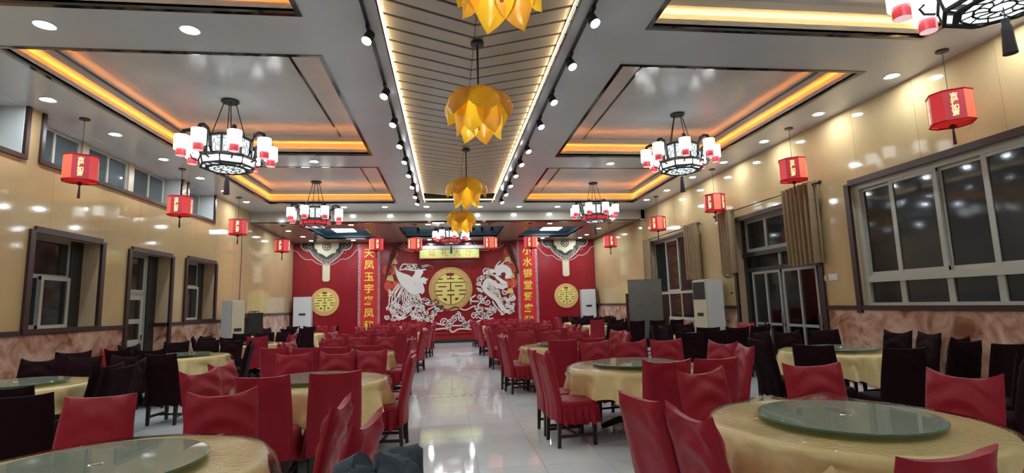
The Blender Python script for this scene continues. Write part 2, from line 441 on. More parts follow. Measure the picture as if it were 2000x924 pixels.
# left door
h = LW[1]
o = frame_trim('door_1', XL, -1, h, bottom=False)
X = XL-0.33
grid_frame(o, X, h[0], h[1]-0.35, 0, h[3], [], [2.02], 0.07, 0.07, M_dullalu)
MB().box(X-0.03, X+0.06, h[1]-0.35, h[1], 0, h[3]).build('dark_strip', M_black, o, False)  # black upright strip at the far end of the door opening
y0, y1 = h[0]+0.07, h[1]-0.42
MB().box(X-0.02, X+0.02, y0, y1, 0.02, 0.93).build('door_panel', M_doorgrey, o, False)
grid_frame(o, X, y0, y1, 0.93, 1.98, [], [1.42], 0.10, 0.05, M_alu, 'door_leaf')
for z0, z1 in ((1.0, 1.38), (1.47, 1.92)): pane(o, X, y0+0.08, y1-0.08, z0, z1, M_glass)
grid_frame(o, X, y0, y1, 2.05, h[3], [(y0+y1)/2], [], 0.05, 0.05, M_alu, 'transom')
pane(o, X, y0, y1, 2.08, h[3]-0.03, M_glass)
MB().box(X+0.02, X+0.06, y1-0.07, y1-0.04, 1.0, 1.12).build('handle', M_silver, o, False)
MB().box(XL-0.33, XL, h[1]-0.012, h[1], 0, 1.3).build('reveal_dado', M_marble, o, False)
MB().box(XL-0.33, XL, h[1]-0.03, h[1], 1.29, 1.365).build('reveal_rail', M_brown, o, False)
# clerestory windows on the left
for n, h in enumerate(LC):
    m = MB()
    m.box(XL, XL+0.045, h[0]-0.07, h[0], h[2]-0.07, ZC).box(XL, XL+0.045, h[1], h[1]+0.07, h[2]-0.07, ZC).box(XL, XL+0.045, h[0], h[1], h[2]-0.07, h[2])
    o = m.build('window_%d' % (n+3), M_brown, None, False); tag(o, kind='structure')
    MB().box(XL-0.40, XL, h[0], h[1], ZC-0.012, ZC+0.04).build('niche_ceiling', M_ceil, o, False)
    X = XL-0.36
    ln = h[1]-h[0]
    cnt = max(1, round(ln/1.42)); seg = ln/cnt
    for k in range(cnt):
        a, bb = h[0]+k*seg, h[0]+(k+1)*seg
        grid_frame(o, X, a+0.08, bb-0.08, h[2], ZC-0.02, [(a+bb)/2], [], 0.05, 0.06, M_alu)
        pane(o, X, a+0.1, (a+bb)/2, h[2], ZC-0.03, M_frost); pane(o, X, (a+bb)/2, bb-0.1, h[2], ZC-0.03, M_frost)
        if k: MB().box(X-0.03, X+0.07, a-0.09, a+0.09, h[2], ZC).build('mullion_post', M_creamd, o, False)
    MB().box(XL-0.36, XL-0.002, h[1]-0.012, h[1], h[2], ZC-0.013).build('reveal_board', M_reveal, o, False)
    MB().box(X-0.02, X+0.02, h[0], h[0]+0.09, h[2], ZC).build('edge_strip', M_creamd, o, False)
# right big window
h = RW[0]
o = frame_trim('window_6', XR, 1, h)
X = XR+0.10; zm = 1.80; g = (h[1]-h[0]-0.10)
ys = [7.41, 6.62, 5.93, 5.22]
m = MB()
m.box(X-0.056, X+0.056, h[0], h[1], h[2], h[2]+0.07).box(X-0.056, X+0.056, h[0], h[1], zm-0.05, zm+0.06).box(X-0.056, X+0.056, h[0], h[1], h[3]-0.10, h[3])
m.box(X-0.05, X+0.05, h[1]-0.12, h[1], h[2], h[3]).box(X-0.05, X+0.05, h[0], h[0]+0.1, h[2], h[3])
m.build('frame', M_alu, o, False)
yy = [h[1]-0.10] + ys + [h[0]+0.08]
for k in range(len(yy)-1):
    a, bb = yy[k+1], yy[k]
    xo = -0.03 if k % 2 else 0.02
    grid_frame(o, X+xo, a-0.02, bb+0.02, zm+0.05, h[3]-0.08, [], [], 0.07, 0.04, M_alu, 'sash')
    pane(o, X+xo, a+0.04, bb-0.04, zm+0.1, h[3]-0.12, M_glass)
    MB().box(X-0.03, X+0.03, a-0.045, a+0.045, h[2], zm).build('mullion', M_alu, o, False)
    pane(o, X, a+0.03, bb-0.03, h[2]+0.06, zm-0.04, M_glass)
# right door
h = RW[1]
o = frame_trim('door_2', XR, 1, h, 0.10, bottom=False)
X = XR+0.22
zt, zd = 2.62, 2.22
m = MB()
m.box(X-0.05, X+0.05, h[0], h[0]+0.30, 0, zt).box(X-0.05, X+0.05, h[1]-0.14, h[1], 0, h[3])
m.box(X-0.08, X+0.056, h[0], h[1], zt-0.10, zt).box(X-0.056, X+0.056, h[0], h[1], zd-0.06, zd+0.03)
m.build('frame', M_doorblk, o, False)
grid_frame(o, X, h[0], h[1]-0.12, zt, h[3], [11.0, 10.25], [], 0.09, 0.07, M_dullalu, 'transom')
for a, bb in ((11.05, 11.8), (10.3, 10.95), (9.2, 10.2)): pane(o, X, a, bb, zt+0.09, h[3]-0.09, M_glass)
for a, bb in ((10.62, 11.8), (9.4, 10.55)): pane(o, X+0.02, a, bb, zd+0.03, zt-0.1, M_glass)
MB().box(X-0.03, X+0.03, 10.55, 10.62, zd, zt).build('mullion', M_dullalu, o, False)
for a, bb in ((10.6, 11.66), (9.45, 10.52)):
    lf = grid_frame(o, X-0.02, a, bb, 0.02, zd-0.07, [(a+bb)/2], [0.95], 0.055, 0.05, M_dullalu, 'door_leaf')
    pane(lf, X-0.02, a+0.05, bb-0.05, 0.06, zd-0.12, M_glass2)
    MB().box(X+0.05, X+0.06, a+0.04, bb-0.04, 0.05, zd-0.1).build('lace_curtain', M_doorcloth, lf, False)
    MB().box(X-0.07, X-0.045, a+0.02, a+0.05, 0.9, 1.2).build('handle', M_silver, lf, False)
# right far window
h = RW[2]
o = frame_trim('window_7', XR, 1, h, 0.05)
X = XR+0.16; zm = 1.78
grid_frame(o, X, h[0], h[1], h[2], h[3], [], [zm], 0.07, 0.08, M_alu)
ys = [17.3, 16.35, 15.45, 14.1]
for k in range(3):
    grid_frame(o, X-0.03 if k % 2 else X+0.02, ys[k+1]-0.02, ys[k]+0.02, zm+0.04, h[3]-0.06, [], [], 0.06, 0.04, M_alu, 'sash')
    pane(o, X, ys[k+1]+0.03, ys[k]-0.03, zm+0.05, h[3]-0.08, M_glass)
    MB().box(X-0.03, X+0.03, ys[k+1]-0.03, ys[k+1]+0.03, h[2], zm).build('mullion', M_alu, o, False)
    pane(o, X, ys[k+1]+0.03, ys[k]-0.03, h[2]+0.05, zm-0.03, M_glass)

# ---- ceiling soffit with trays
TRAYS = []
for (a, bb) in ((1.15, 5.60), (6.60, 11.03), (12.05, 16.30)):
    TRAYS += [(-5.35, -1.62, a, bb), (2.44, 6.09, a, bb)]
SL = (-0.73, 1.47, 1.0, 16.15)
ce = MB()
for a in cells((XL, XR), (YB, YBULK), TRAYS+[SL]): ce.box(a[0], a[1], a[2], a[3], ZC, ZC+0.06)
ceiling = ce.build('ceiling', M_ceil, None, False); tag(ceiling, kind='structure')
MB().box(XL-0.4, XR+0.4, YB, YF+0.4, ZC+0.75, ZC+0.8).build('roof_void', M_void, ceiling, False)
ZP = 5.20
for (x0, x1, y0, y1) in TRAYS:
    t = 0.18
    m = MB()      # lip, trough and back wall of the light cove
    def rect_ring(m, d0, d1, z0, z1):
        m.box(x0-d1, x0-d0, y0-d1, y1+d1, z0, z1); m.box(x1+d0, x1+d1, y0-d1, y1+d1, z0, z1)
        m.box(x0-d0, x1+d0, y0-d1, y0-d0, z0, z1); m.box(x0-d0, x1+d0, y1+d0, y1+d1, z0, z1)
    rect_ring(m, 0.0, 0.025, ZC+0.001, ZC+0.125)
    rect_ring(m, 0.025, t, ZC+0.061, ZC+0.066)
    rect_ring(m, t, t+0.03, ZC+0.061, ZP)
    rect_ring(m, 0.0, t, ZP-0.10, ZP)
    c = m.build('ceiling_cove', M_trough, ceiling, False)
    MB().box(x0-t, x1+t, y0-t, y1+t, ZP, ZP+0.03).build('tray_panel', M_tray, c, False)
    m = MB(); rect_ring(m, -0.012, 0.045, ZC-0.008, ZC+0.022); m.build('edge_trim', M_mirror, c, False)
    m = MB(); rect_ring(m, 0.135, 0.140, ZC+0.066, ZC+0.13); m.build('led_shield', M_alu, c, False)  # hidden shield added to keep direct strip light off the tray panel
    m = MB(); rect_ring(m, 0.155, 0.170, ZC+0.067, ZC+0.08); m.build('led_strip', M_orange if not (x0 > 0 and y0 < 3) else M_warmled, c, False)
    m = MB()
    xi0, xi1 = (x0+0.02, x1-0.60) if x0 < 0 else (x0+0.60, x1-0.02)
    yi0, yi1 = y0+0.80, y1-0.01
    m.box(xi0, xi0+0.035, yi0, yi1, ZP-0.012, ZP); m.box(xi1-0.035, xi1, yi0, yi1, ZP-0.012, ZP); m.box(xi0, xi1, yi0, yi0+0.035, ZP-0.012, ZP)
    m.build('inlay_trim', M_mirror, c, False)
# slatted centre vault (chevron louvres) in a recess
rc = MB()
rc.box(SL[0]-0.03, SL[0], SL[2], SL[3], ZC+0.06, ZC+0.36).box(SL[1], SL[1]+0.03, SL[2], SL[3], ZC+0.06, ZC+0.36)
rc.box(SL[0], SL[1], SL[3], SL[3]+0.03, ZC+0.06, ZC+0.36).box(SL[0], SL[1], SL[2]-0.03, SL[2], ZC+0.06, ZC+0.36).box(SL[0]-0.03, SL[1]+0.03, SL[2], SL[3], ZC+0.36, ZC+0.38)
rec = rc.build('slat_recess', M_void, ceiling, False)
m = MB(); m.box(SL[0]-0.004, SL[0]+0.012, SL[2], SL[3], ZC-0.01, ZC+0.05).box(SL[1]-0.012, SL[1]+0.004, SL[2], SL[3], ZC-0.01, ZC+0.05).box(SL[0], SL[1], SL[3]-0.012, SL[3]+0.01, ZC-0.01, ZC+0.05)
m.build('edge_trim', M_mirror, rec, False)
m = MB(); m.box(SL[0]+0.014, SL[0]+0.028, SL[2], SL[3], ZC+0.075, ZC+0.09).box(SL[1]-0.028, SL[1]-0.014, SL[2], SL[3], ZC+0.075, ZC+0.09)
m.box(SL[0], SL[1], SL[3]-0.03, SL[3]-0.016, ZC+0.075, ZC+0.09)
m.build('rope_light', M_rope, rec, False)
def slat_mesh(sgn):
    hw = 1.085; dy = -0.50; wy = 0.236; z = ZC+0.15; t = 0.02; tilt = -0.008
    x1, x0 = 0.004*sgn, hw*sgn
    def yy(x, k): return dy*abs(x)/hw + k
    vs = []
    for zz, k0, k1 in ((0, -wy/2, wy/2), (t, -wy/2, wy/2)):
        vs += [(x0, yy(x0, k0), z+zz-tilt), (x1, yy(x1, k0), z+zz-tilt), (x1, yy(x1, k1), z+zz+tilt*0.4), (x0, yy(x0, k1), z+zz+tilt*0.4)]
    return MB().add(vs, [(0,3,2,1),(4,5,6,7),(0,1,5,4),(1,2,6,5),(2,3,7,6),(3,0,4,7)]).mesh('slat', M_slat, False)
sm = {-1: slat_mesh(-1), 1: slat_mesh(1)}
y = 1.85
while y < 16.55:
    for sgn in (-1, 1):
        if y < 16.1: link('slat', sm[sgn], ceiling, (CX, y, 0))
    y += 0.305
# bulkhead in front of the stage and the stage ceiling
bk = MB().box(XL, XR, YBULK, YBULK+0.12, ZS, ZC+0.06).build('wall_bulkhead', M_bulk, None, False); tag(bk, kind='structure')
MB().box(XL, XR, YBULK-0.03, YBULK+0.14, ZS-0.06, ZS).build('bottom_trim', M_mirror, bk, False)
PAN = [(-5.0, -3.0, 19.2, 22.1), (-1.72, 2.05, 19.1, 21.9), (3.05, 5.2, 19.4, 22.2)]
ce = MB()
for a in cells((XL-0.3, XR), (YBULK+0.12, YF), PAN): ce.box(a[0], a[1], a[2], a[3], ZS, ZS+0.05)
sce = ce.build('ceiling_stage', M_stceil, None, False); tag(sce, kind='structure')
for p in PAN:
    m = MB()
    m.box(p[0]-0.02, p[0], p[2], p[3], ZS, ZS+0.25).box(p[1], p[1]+0.02, p[2], p[3], ZS, ZS+0.25).box(p[0], p[1], p[2]-0.02, p[2], ZS, ZS+0.25).box(p[0], p[1], p[3], p[3]+0.02, ZS, ZS+0.25)
    m.box(p[0], p[1], p[2], p[3], ZS+0.22, ZS+0.25)
    t = m.build('blue_tray', M_stblue, sce, False)
    m = MB()
    for d in (0.0,):
        m.box(p[0]-0.05, p[0], p[2]-0.05, p[3]+0.05, ZS-0.012, ZS).box(p[1], p[1]+0.05, p[2]-0.05, p[3]+0.05, ZS-0.012, ZS).box(p[0], p[1], p[2]-0.05, p[2], ZS-0.012, ZS).box(p[0], p[1], p[3], p[3]+0.05, ZS-0.012, ZS)
    m.build('edge_trim', M_mirror, t, False)
for x in (-2.4, 2.55):
    MB().box(x-0.28, x+0.28, YBULK+0.15, YF, ZS-0.03, ZS).build('ceiling_beam', M_stceil, sce, False)

# ---- stage platform and red back wall
st = MB().box(-6.66, 6.74, 22.86, YF, 0.0, 0.40).build('floor_stage', M_carpet, None, False); tag(st, kind='structure')
MB().box(-6.6, 6.7, 22.82, 22.88, 0.0, 0.13).build('plinth', M_base, st, False)
MB().box(-6.6, 6.7, 22.78, 22.9, 0.385, 0.415).build('nosing', M_carpet, st, False)
wb = MB().box(-7.2, 7.3, YF, YF+0.3, 0, ZS+0.3).build('wall_back', M_stagered, None, False); tag(wb, kind='structure')
bx = [-6.68, -4.0, -2.9, 3.15, 4.05, 6.75]
for k in range(5):
    MB().box(bx[k]+0.004, bx[k+1]-0.004, YF-0.02, YF, 0.4, ZS).build('backdrop_panel', M_stagered, wb, False)
YW = YF-0.02

# ================================================================== STAGE DECORATION
def emblem(name, label, cx, cz, R, ring_in, key, ringmat):
    t = thing(name, label, 'emblem', (cx, YW, cz))
    MB().disc(0, 0, R, 0, -0.03, 64).build('backing_disc', ringmat, t, ang=30)
    r = R*ring_in
    MB().disc(0, 0, r, -0.03, -0.05, 56).build('centre_disc', M_emb, t, ang=30)
    m = MB(); g = 0.072
    def bar(x0, x1, z, w=g):
        c = math.sqrt(max(0, 0.99-z*z)); x0 = max(x0, -c); x1 = min(x1, c)
        m.box(x0*r, x1*r, -0.056, -0.049, (z-w/2)*r, (z+w/2)*r)
    bar(-0.27, 0.22, 0.93, 0.17); m.box(-0.03*r, 0.03*r, -0.056, -0.049, 0.62*r, 0.86*r)
    bar(-0.24, 0.24, 0.65); bar(-0.80, -0.50, 0.64); bar(0.50, 0.80, 0.64)
    bar(-1, 1, 0.41, 0.05)
    m.box(-0.035*r, 0.035*r, -0.056, -0.049, -0.09*r, 0.41*r)
    bar(-0.80, -0.27, 0.15); bar(0.27, 0.78, 0.17)
    bar(-1, -0.53, -0.13); bar(-0.23, 0.24, -0.115); bar(0.54, 1, -0.11)
    bar(-1, -0.52, -0.385); bar(-0.23, 0.25, -0.385); bar(0.54, 1, -0.36)
    m.box(-0.035*r, 0.035*r, -0.056, -0.049, -0.98*r, -0.385*r)
    m.poly([(-0.53*r, -0.60*r), (-0.26*r, -0.60*r), (-0.26*r, -0.77*r), (-0.38*r, -0.76*r)], -0.049, -0.056)
    m.poly([(0.53*r, -0.58*r), (0.28*r, -0.60*r), (0.28*r, -0.75*r), (0.40*r, -0.74*r)], -0.049, -0.056)
    m.build('character_grooves', M_line, t, False)
    m = MB()
    if key:
        m.ring(0, 0, R*0.955, R*0.018, -0.029, -0.036, 64); m.ring(0, 0, r*1.02, R*0.022, -0.029, -0.036, 64)
        n = 22; ri, ro = r*1.07, R*0.92
        for k in range(n):
            a0 = 2*PI*k/n
            da = 2*PI/n
            def q(u, v): return ((ri+(ro-ri)*v)*math.sin(a0+da*u), (ri+(ro-ri)*v)*math.cos(a0+da*u))
            m.ribbon([q(0.05, 0), q(0.05, 0.95), q(0.82, 0.95), q(0.82, 0.22), q(0.32, 0.22), q(0.32, 0.64), q(0.58, 0.64)], R*0.017, -0.029, -0.036)
    else:
        for f in (0.97, 0.90, 0.83): m.ring(0, 0, R*f, R*0.02, -0.029, -0.035, 56)
        for k in range(36):
            a = 2*PI*k/36; m.ribbon([(R*0.76*math.sin(a), R*0.76*math.cos(a)), (R*0.80*math.sin(a+0.1), R*0.80*math.cos(a+0.1))], R*0.03, -0.029, -0.035)
    m.build('ring_pattern', M_line if key else M_embdark, t, False)
    return t
emblem('wedding_emblem', 'large round yellow double happiness emblem with key-pattern rim at backdrop centre', 0.10, 2.325, 0.965, 0.715, True, M_embring)
emblem('wedding_emblem', 'small round gold double happiness emblem beside the left stage air conditioner', -5.315, 1.895, 0.60, 0.69, False, M_embring)
emblem('wedding_emblem', 'small round gold double happiness emblem beside the right stage air conditioner', 5.36, 1.885, 0.555, 0.69, False, M_embring)

def WXZ(px, py):
    return (-0.0404 + 0.022694*(px-870) - 0.000289*(py-560), 2.4337 - 0.000546*(px-870) - 0.022785*(py-560))
def tr(pts, ox, oy, s): return [WXZ(ox+x/s, oy+y/s) for x, y in pts]
def smooth(pts, n=4, closed=False):
    out = []; N = len(pts)
    rng = range(N if closed else N-1)
    for i in rng:
        p0, p1, p2, p3 = (pts[(i-1) % N] if closed or i else pts[0]), pts[i], pts[(i+1) % N], (pts[(i+2) % N] if closed or i+2 < N else pts[-1])
        for k in range(n):
            t = k/n
            out.append(tuple(0.5*((2*p1[a]) + (-p0[a]+p2[a])*t + (2*p0[a]-5*p1[a]+4*p2[a]-p3[a])*t*t + (-p0[a]+3*p1[a]-3*p2[a]+p3[a])*t**3) for a in (0, 1)))
    if not closed: out.append(pts[-1])
    return out
def spiral(cx, cz, r0, r1, a0, turns, n=16):
    return [(cx + (r0+(r1-r0)*k/n)*math.cos(a0+turns*2*PI*k/n), cz + (r0+(r1-r0)*k/n)*math.sin(a0+turns*2*PI*k/n)) for k in range(n+1)]
RL = lambda m, pts, wd, y=-0.03, n=4: m.ribbon(smooth(pts, n), wd, 0, y)

# phoenix (traced on the backdrop in its own plane, cut from board 3 cm thick)
ph = thing('phoenix_relief', 'pale phoenix relief with spread wing and curling tail, left of the large emblem', 'relief', (0, YW, 0))
T = lambda pts: tr(pts, 690, 470, 5.133)
m = MB()
m.poly(smooth(T([(398,250),(425,300),(470,325),(545,352),(580,385),(600,440),(640,430),(668,470),(655,525),(600,545),(550,530),(510,485),(460,440),(425,375),(405,310)]), 3, True), 0, -0.04)
m.build('body', M_relief, ph, ang=30)
m = MB(); m.poly(smooth(T([(565,385),(592,340),(608,305),(660,305),(682,318),(655,372),(640,425),(610,440)]), 3, True), 0, -0.045); m.build('wing', M_relief, ph, ang=30)
m = MB(); m.poly(smooth(T([(640,415),(655,380),(690,370),(715,385),(728,378),(725,398),(708,412),(716,425),(700,440),(680,430),(690,470),(695,510),(670,540),(645,500)]), 3, True), 0, -0.05); m.build('head', M_relief, ph, ang=30)
m = MB()
for k, (a, bb) in enumerate((((445,300),(520,240)), ((520,285),(560,242)), ((600,290),(640,248)))):
    RL(m, T([a, ((a[0]+bb[0])/2, bb[1]), (bb[0]+30, bb[1]+15), (bb[0]+10, bb[1]+38), (bb[0]-20, bb[1]+35)]), 0.06)
RL(m, T([(445,300),(500,290),(580,300),(650,300),(710,290)]), 0.06); RL(m, T([(520,250),(600,240),(660,255),(720,248),(775,270)]), [0.03]*4+[0.05]*8+[0.07]*4+[0.02])
RL(m, T([(640,290),(700,262),(740,258),(780,272)]), 0.05); m.build('crest_plumes', M_relief, ph, ang=30)
m = MB(); rnd = random.Random(3)
for k in range(15):
    u = k/14; x0 = 440+u*200; y0 = 430+u*110
    ex = 335+u*330 + rnd.uniform(-15, 15); ey = 640+rnd.uniform(-20, 90)
    RL(m, T([(x0, y0), ((x0+ex)/2-25+u*40, (y0+ey)/2), (ex+20, ey-40), (ex, ey)]), 0.05, -0.026)
    s = WXZ(690+ex/5.133, 470+ey/5.133); m.ribbon(spiral(s[0]+0.05, s[1], 0.085, 0.02, PI*(0.5+u), 1.2, 10), 0.036, 0, -0.03)
for k in range(9):
    x, yv = 330+k*42+rnd.uniform(-10, 10), 690+rnd.uniform(-45, 85)
    s = WXZ(690+x/5.133, 470+yv/5.133); m.ribbon(spiral(s[0], s[1], 0.12, 0.02, rnd.uniform(0, 6), 1.4, 14), 0.045, 0, -0.034)
for a in ([(420,660),(500,690),(600,650),(700,700)], [(400,740),(480,780),(560,720),(640,700),(700,740)], [(470,760),(560,740),(640,780),(720,740)]): RL(m, T(a), 0.085, -0.03)
for k in range(16):
    x, yv = 440+k*17, 700+28*math.sin(k*0.9)
    s = WXZ(690+x/5.133, 470+yv/5.133); m.ribbon([(s[0]-0.05, s[1]+0.09), (s[0]+0.05, s[1]-0.08)], 0.04, 0, -0.036)
RL(m, T([(520,540),(600,620),(700,640),(780,610)]), 0.05); RL(m, T([(640,590),(720,580),(760,620),(800,600)]), 0.04)
RL(m, T([(700,575),(730,590),(700,600),(650,590)]), 0.04)
m.build('tail_feathers', M_relief2, ph, ang=30)

# dragon
m = MB(); rnd = random.Random(31)
for k in range(34):
    x, yv = rnd.uniform(345, 690), rnd.uniform(470, 790)
    if yv < 560 and x > 480: continue
    s_ = WXZ(690+x/5.133, 470+yv/5.133); m.ribbon(spiral(s_[0], s_[1], rnd.uniform(0.07, 0.11), 0.02, rnd.uniform(0, 6), rnd.choice((1.3, -1.3)), 10), 0.036, 0, -0.028)
tag(m.build('plumage', M_relief2, ph, ang=30), kind='stuff')
dr = thing('dragon_relief', 'pale dragon relief with horns, scales and claws, right of the large emblem', 'relief', (0, YW, 0))
T = lambda pts: tr(pts, 900, 470, 5.133)
m = MB()
RL(m, T([(470,330),(420,300),(370,320),(345,360),(400,410),(440,440),(400,470),(330,440),(260,400),(225,440),(230,500),(300,560),(350,600),(380,660),(420,700),(470,720)]), [0.10+0.0035*k for k in range(30)]+[0.20]*20+[0.17]*11, -0.045)
m.build('body', M_relief, dr, ang=30)
m = MB()
m.poly(smooth(T([(355,250),(400,235),(450,250),(495,290),(500,345),(470,380),(430,375),(440,340),(425,318),(395,325),(385,350),(350,345),(330,320),(290,330),(275,300),(300,285),(335,295),(345,270)]), 3, True), 0, -0.06)
RL(m, T([(330,290),(350,240),(390,200)]), [0.08]*4+[0.05]*4+[0.02]); RL(m, T([(395,240),(420,215),(440,203)]), [0.07]*4+[0.05]*4+[0.02])
m.build('head', M_relief, dr, ang=30)
m = MB(); rnd = random.Random(5)
for (x, yv, r, a) in ((235,310,0.17,0),(280,300,0.12,2),(175,400,0.16,1),(165,430,0.12,3),(205,370,0.11,2),(280,455,0.17,1),(320,480,0.13,4),(390,450,0.12,0),(430,520,0.14,2),(350,520,0.12,5),(200,610,0.14,1),(170,570,0.12,0),(250,620,0.14,3),(300,680,0.14,2),(400,720,0.13,4),(460,600,0.12,2),(500,570,0.14,0.5),(500,670,0.12,2.5),(455,660,0.10,1)):
    s = WXZ(900+x/5.133, 470+yv/5.133); m.ribbon(spiral(s[0], s[1], r, 0.025, a, 1.3, 14), 0.048, 0, -0.05)
for k in range(20):
    t = k/19; x, yv = 250+t*170, 420+t*260+30*math.sin(t*7)
    s = WXZ(900+x/5.133, 470+yv/5.133); m.ribbon([(s[0]-0.10, s[1]-0.03), (s[0], s[1]+0.03), (s[0]+0.10, s[1]-0.02)], 0.03, 0, -0.056)
for a in ([(140,480),(180,490),(200,520),(150,495)], [(150,420),(190,460),(220,500)], [(210,340),(240,330),(300,340),(330,360)], [(130,550),(85,580),(95,610),(160,610)], [(380,560),(395,640),(430,690),(480,740)], [(440,600),(480,590),(520,560),(530,590),(490,610)], [(430,640),(480,660),(510,690),(460,700)], [(240,560),(200,600),(160,640),(150,670)], [(300,610),(330,660),(400,740)], [(360,380),(390,400),(420,450),(460,470)]):
    RL(m, T(a), 0.065, -0.04)
m.build('scales_and_claws', M_relief2, dr, ang=30)

m = MB(); rnd = random.Random(77)
for k in range(46):
    t = rnd.random(); x = 215+t*250+rnd.uniform(-35, 60); yv = 340+t*360+rnd.uniform(-70, 50)
    s_ = WXZ(900+x/5.133, 470+yv/5.133); m.ribbon(spiral(s_[0], s_[1], rnd.uniform(0.06, 0.10), 0.02, rnd.uniform(0, 6), rnd.choice((1.3, -1.3)), 9), 0.034, 0, -0.042)
m.build('mane', M_relief2, dr, ang=30)
# cloud scrolls below both
cl = thing('cloud_relief', 'pale scrolling cloud relief along the foot of the red backdrop', 'relief', (0, YW, 0))
m = MB(); rnd = random.Random(9)
T = lambda pts: [WXZ(*p) for p in pts]
for k in range(22):
    x = 826+k*6.4; yv = 612 + 9*math.sin(k*1.1) + (14 if 5 < k < 16 else 0) + rnd.uniform(-3, 3)
    s = WXZ(x, yv); m.ribbon(spiral(s[0], s[1], 0.14+rnd.uniform(0, 0.05), 0.03, rnd.uniform(0, 6), 1.5*(1 if k % 2 else -1), 16), 0.05, 0, -0.03)
RL(m, T([(800,638),(830,644),(868,641),(880,648),(895,642),(930,644),(960,640)]), 0.065); RL(m, T([(832,605),(850,598),(870,606),(885,600),(905,606),(925,598),(950,606)]), 0.05)
RL(m, T([(838,628),(860,634),(885,636),(912,634),(935,626)]), 0.06); RL(m, T([(815,600),(835,590),(850,600),(838,612)]), 0.05); RL(m, T([(962,612),(945,602),(925,612),(940,625),(960,622)]), 0.05)
RL(m, T([(845,584),(853,592),(838,596),(820,594)]), 0.04); RL(m, T([(916,595),(915,584),(922,580)]), 0.04)
m.build('cloud_scrolls', M_relief, cl, ang=30)

# vertical couplet banners
for (x, txt, lab) in ((-3.46, '天凤玉宇鸾凤', 'left red couplet banner with gold brush lettering and pink lace edges'), (3.60, '小水银堂鸳鸯', 'right red couplet banner with gold brush lettering and pink lace edges')):
    t = thing('couplet_banner', lab, 'banner', (x, YW, 0))
    MB().box(-0.47, 0.47, -0.012, -0.003, 0.55, ZS-0.03).build('lace_border', M_lace, t, False)
    MB().box(-0.36, 0.36, -0.02, -0.012, 0.55, ZS-0.03).build('red_cloth', M_banner, t, False)
    for k, ch in enumerate(txt):
        text_mesh(ch, 0.43, 'character', M_goldtxt, t, (0.0, -0.021, 3.97-k*0.527), (PI/2, 0, 0), 0.004, 0.009)
    text_mesh('和', 0.43, 'character', M_goldtxt, t, (0, -0.021, 3.96-6*0.527), (PI/2, 0, 0), 0.004, 0.009)
# green sign
t = thing('stage_sign', 'lime green sign board with red letters hung above the large emblem', 'sign', (0.07, YW-0.25, 0))
MB().box(-1.30, 1.30, -0.03, 0.03, 3.70, 4.08).build('board', M_green, t, False)
m = MB(); m.box(-1.33, 1.33, -0.035, 0.035, 3.66, 3.70).box(-1.33, -1.30, -0.035, 0.035, 3.70, 4.08).box(1.30, 1.33, -0.035, 0.035, 3.70, 4.08); m.build('frame', M_signred, t, False)
for k, ch in enumerate('婚礼大厅'): text_mesh(ch, 0.34, 'letter', M_signred, t, (-0.78+k*0.55, -0.032, 3.90), (PI/2, 0, 0), 0.003)
MB().box(-1.35, 1.75, -0.04, 0.04, 4.10, 4.24).build('pale_band', M_signpale, t, False)
for x in (-1.2, 1.5): MB().box(x, x+0.02, -0.01, 0.01, 4.24, ZS-0.005).build('hanger', M_black, t, False)

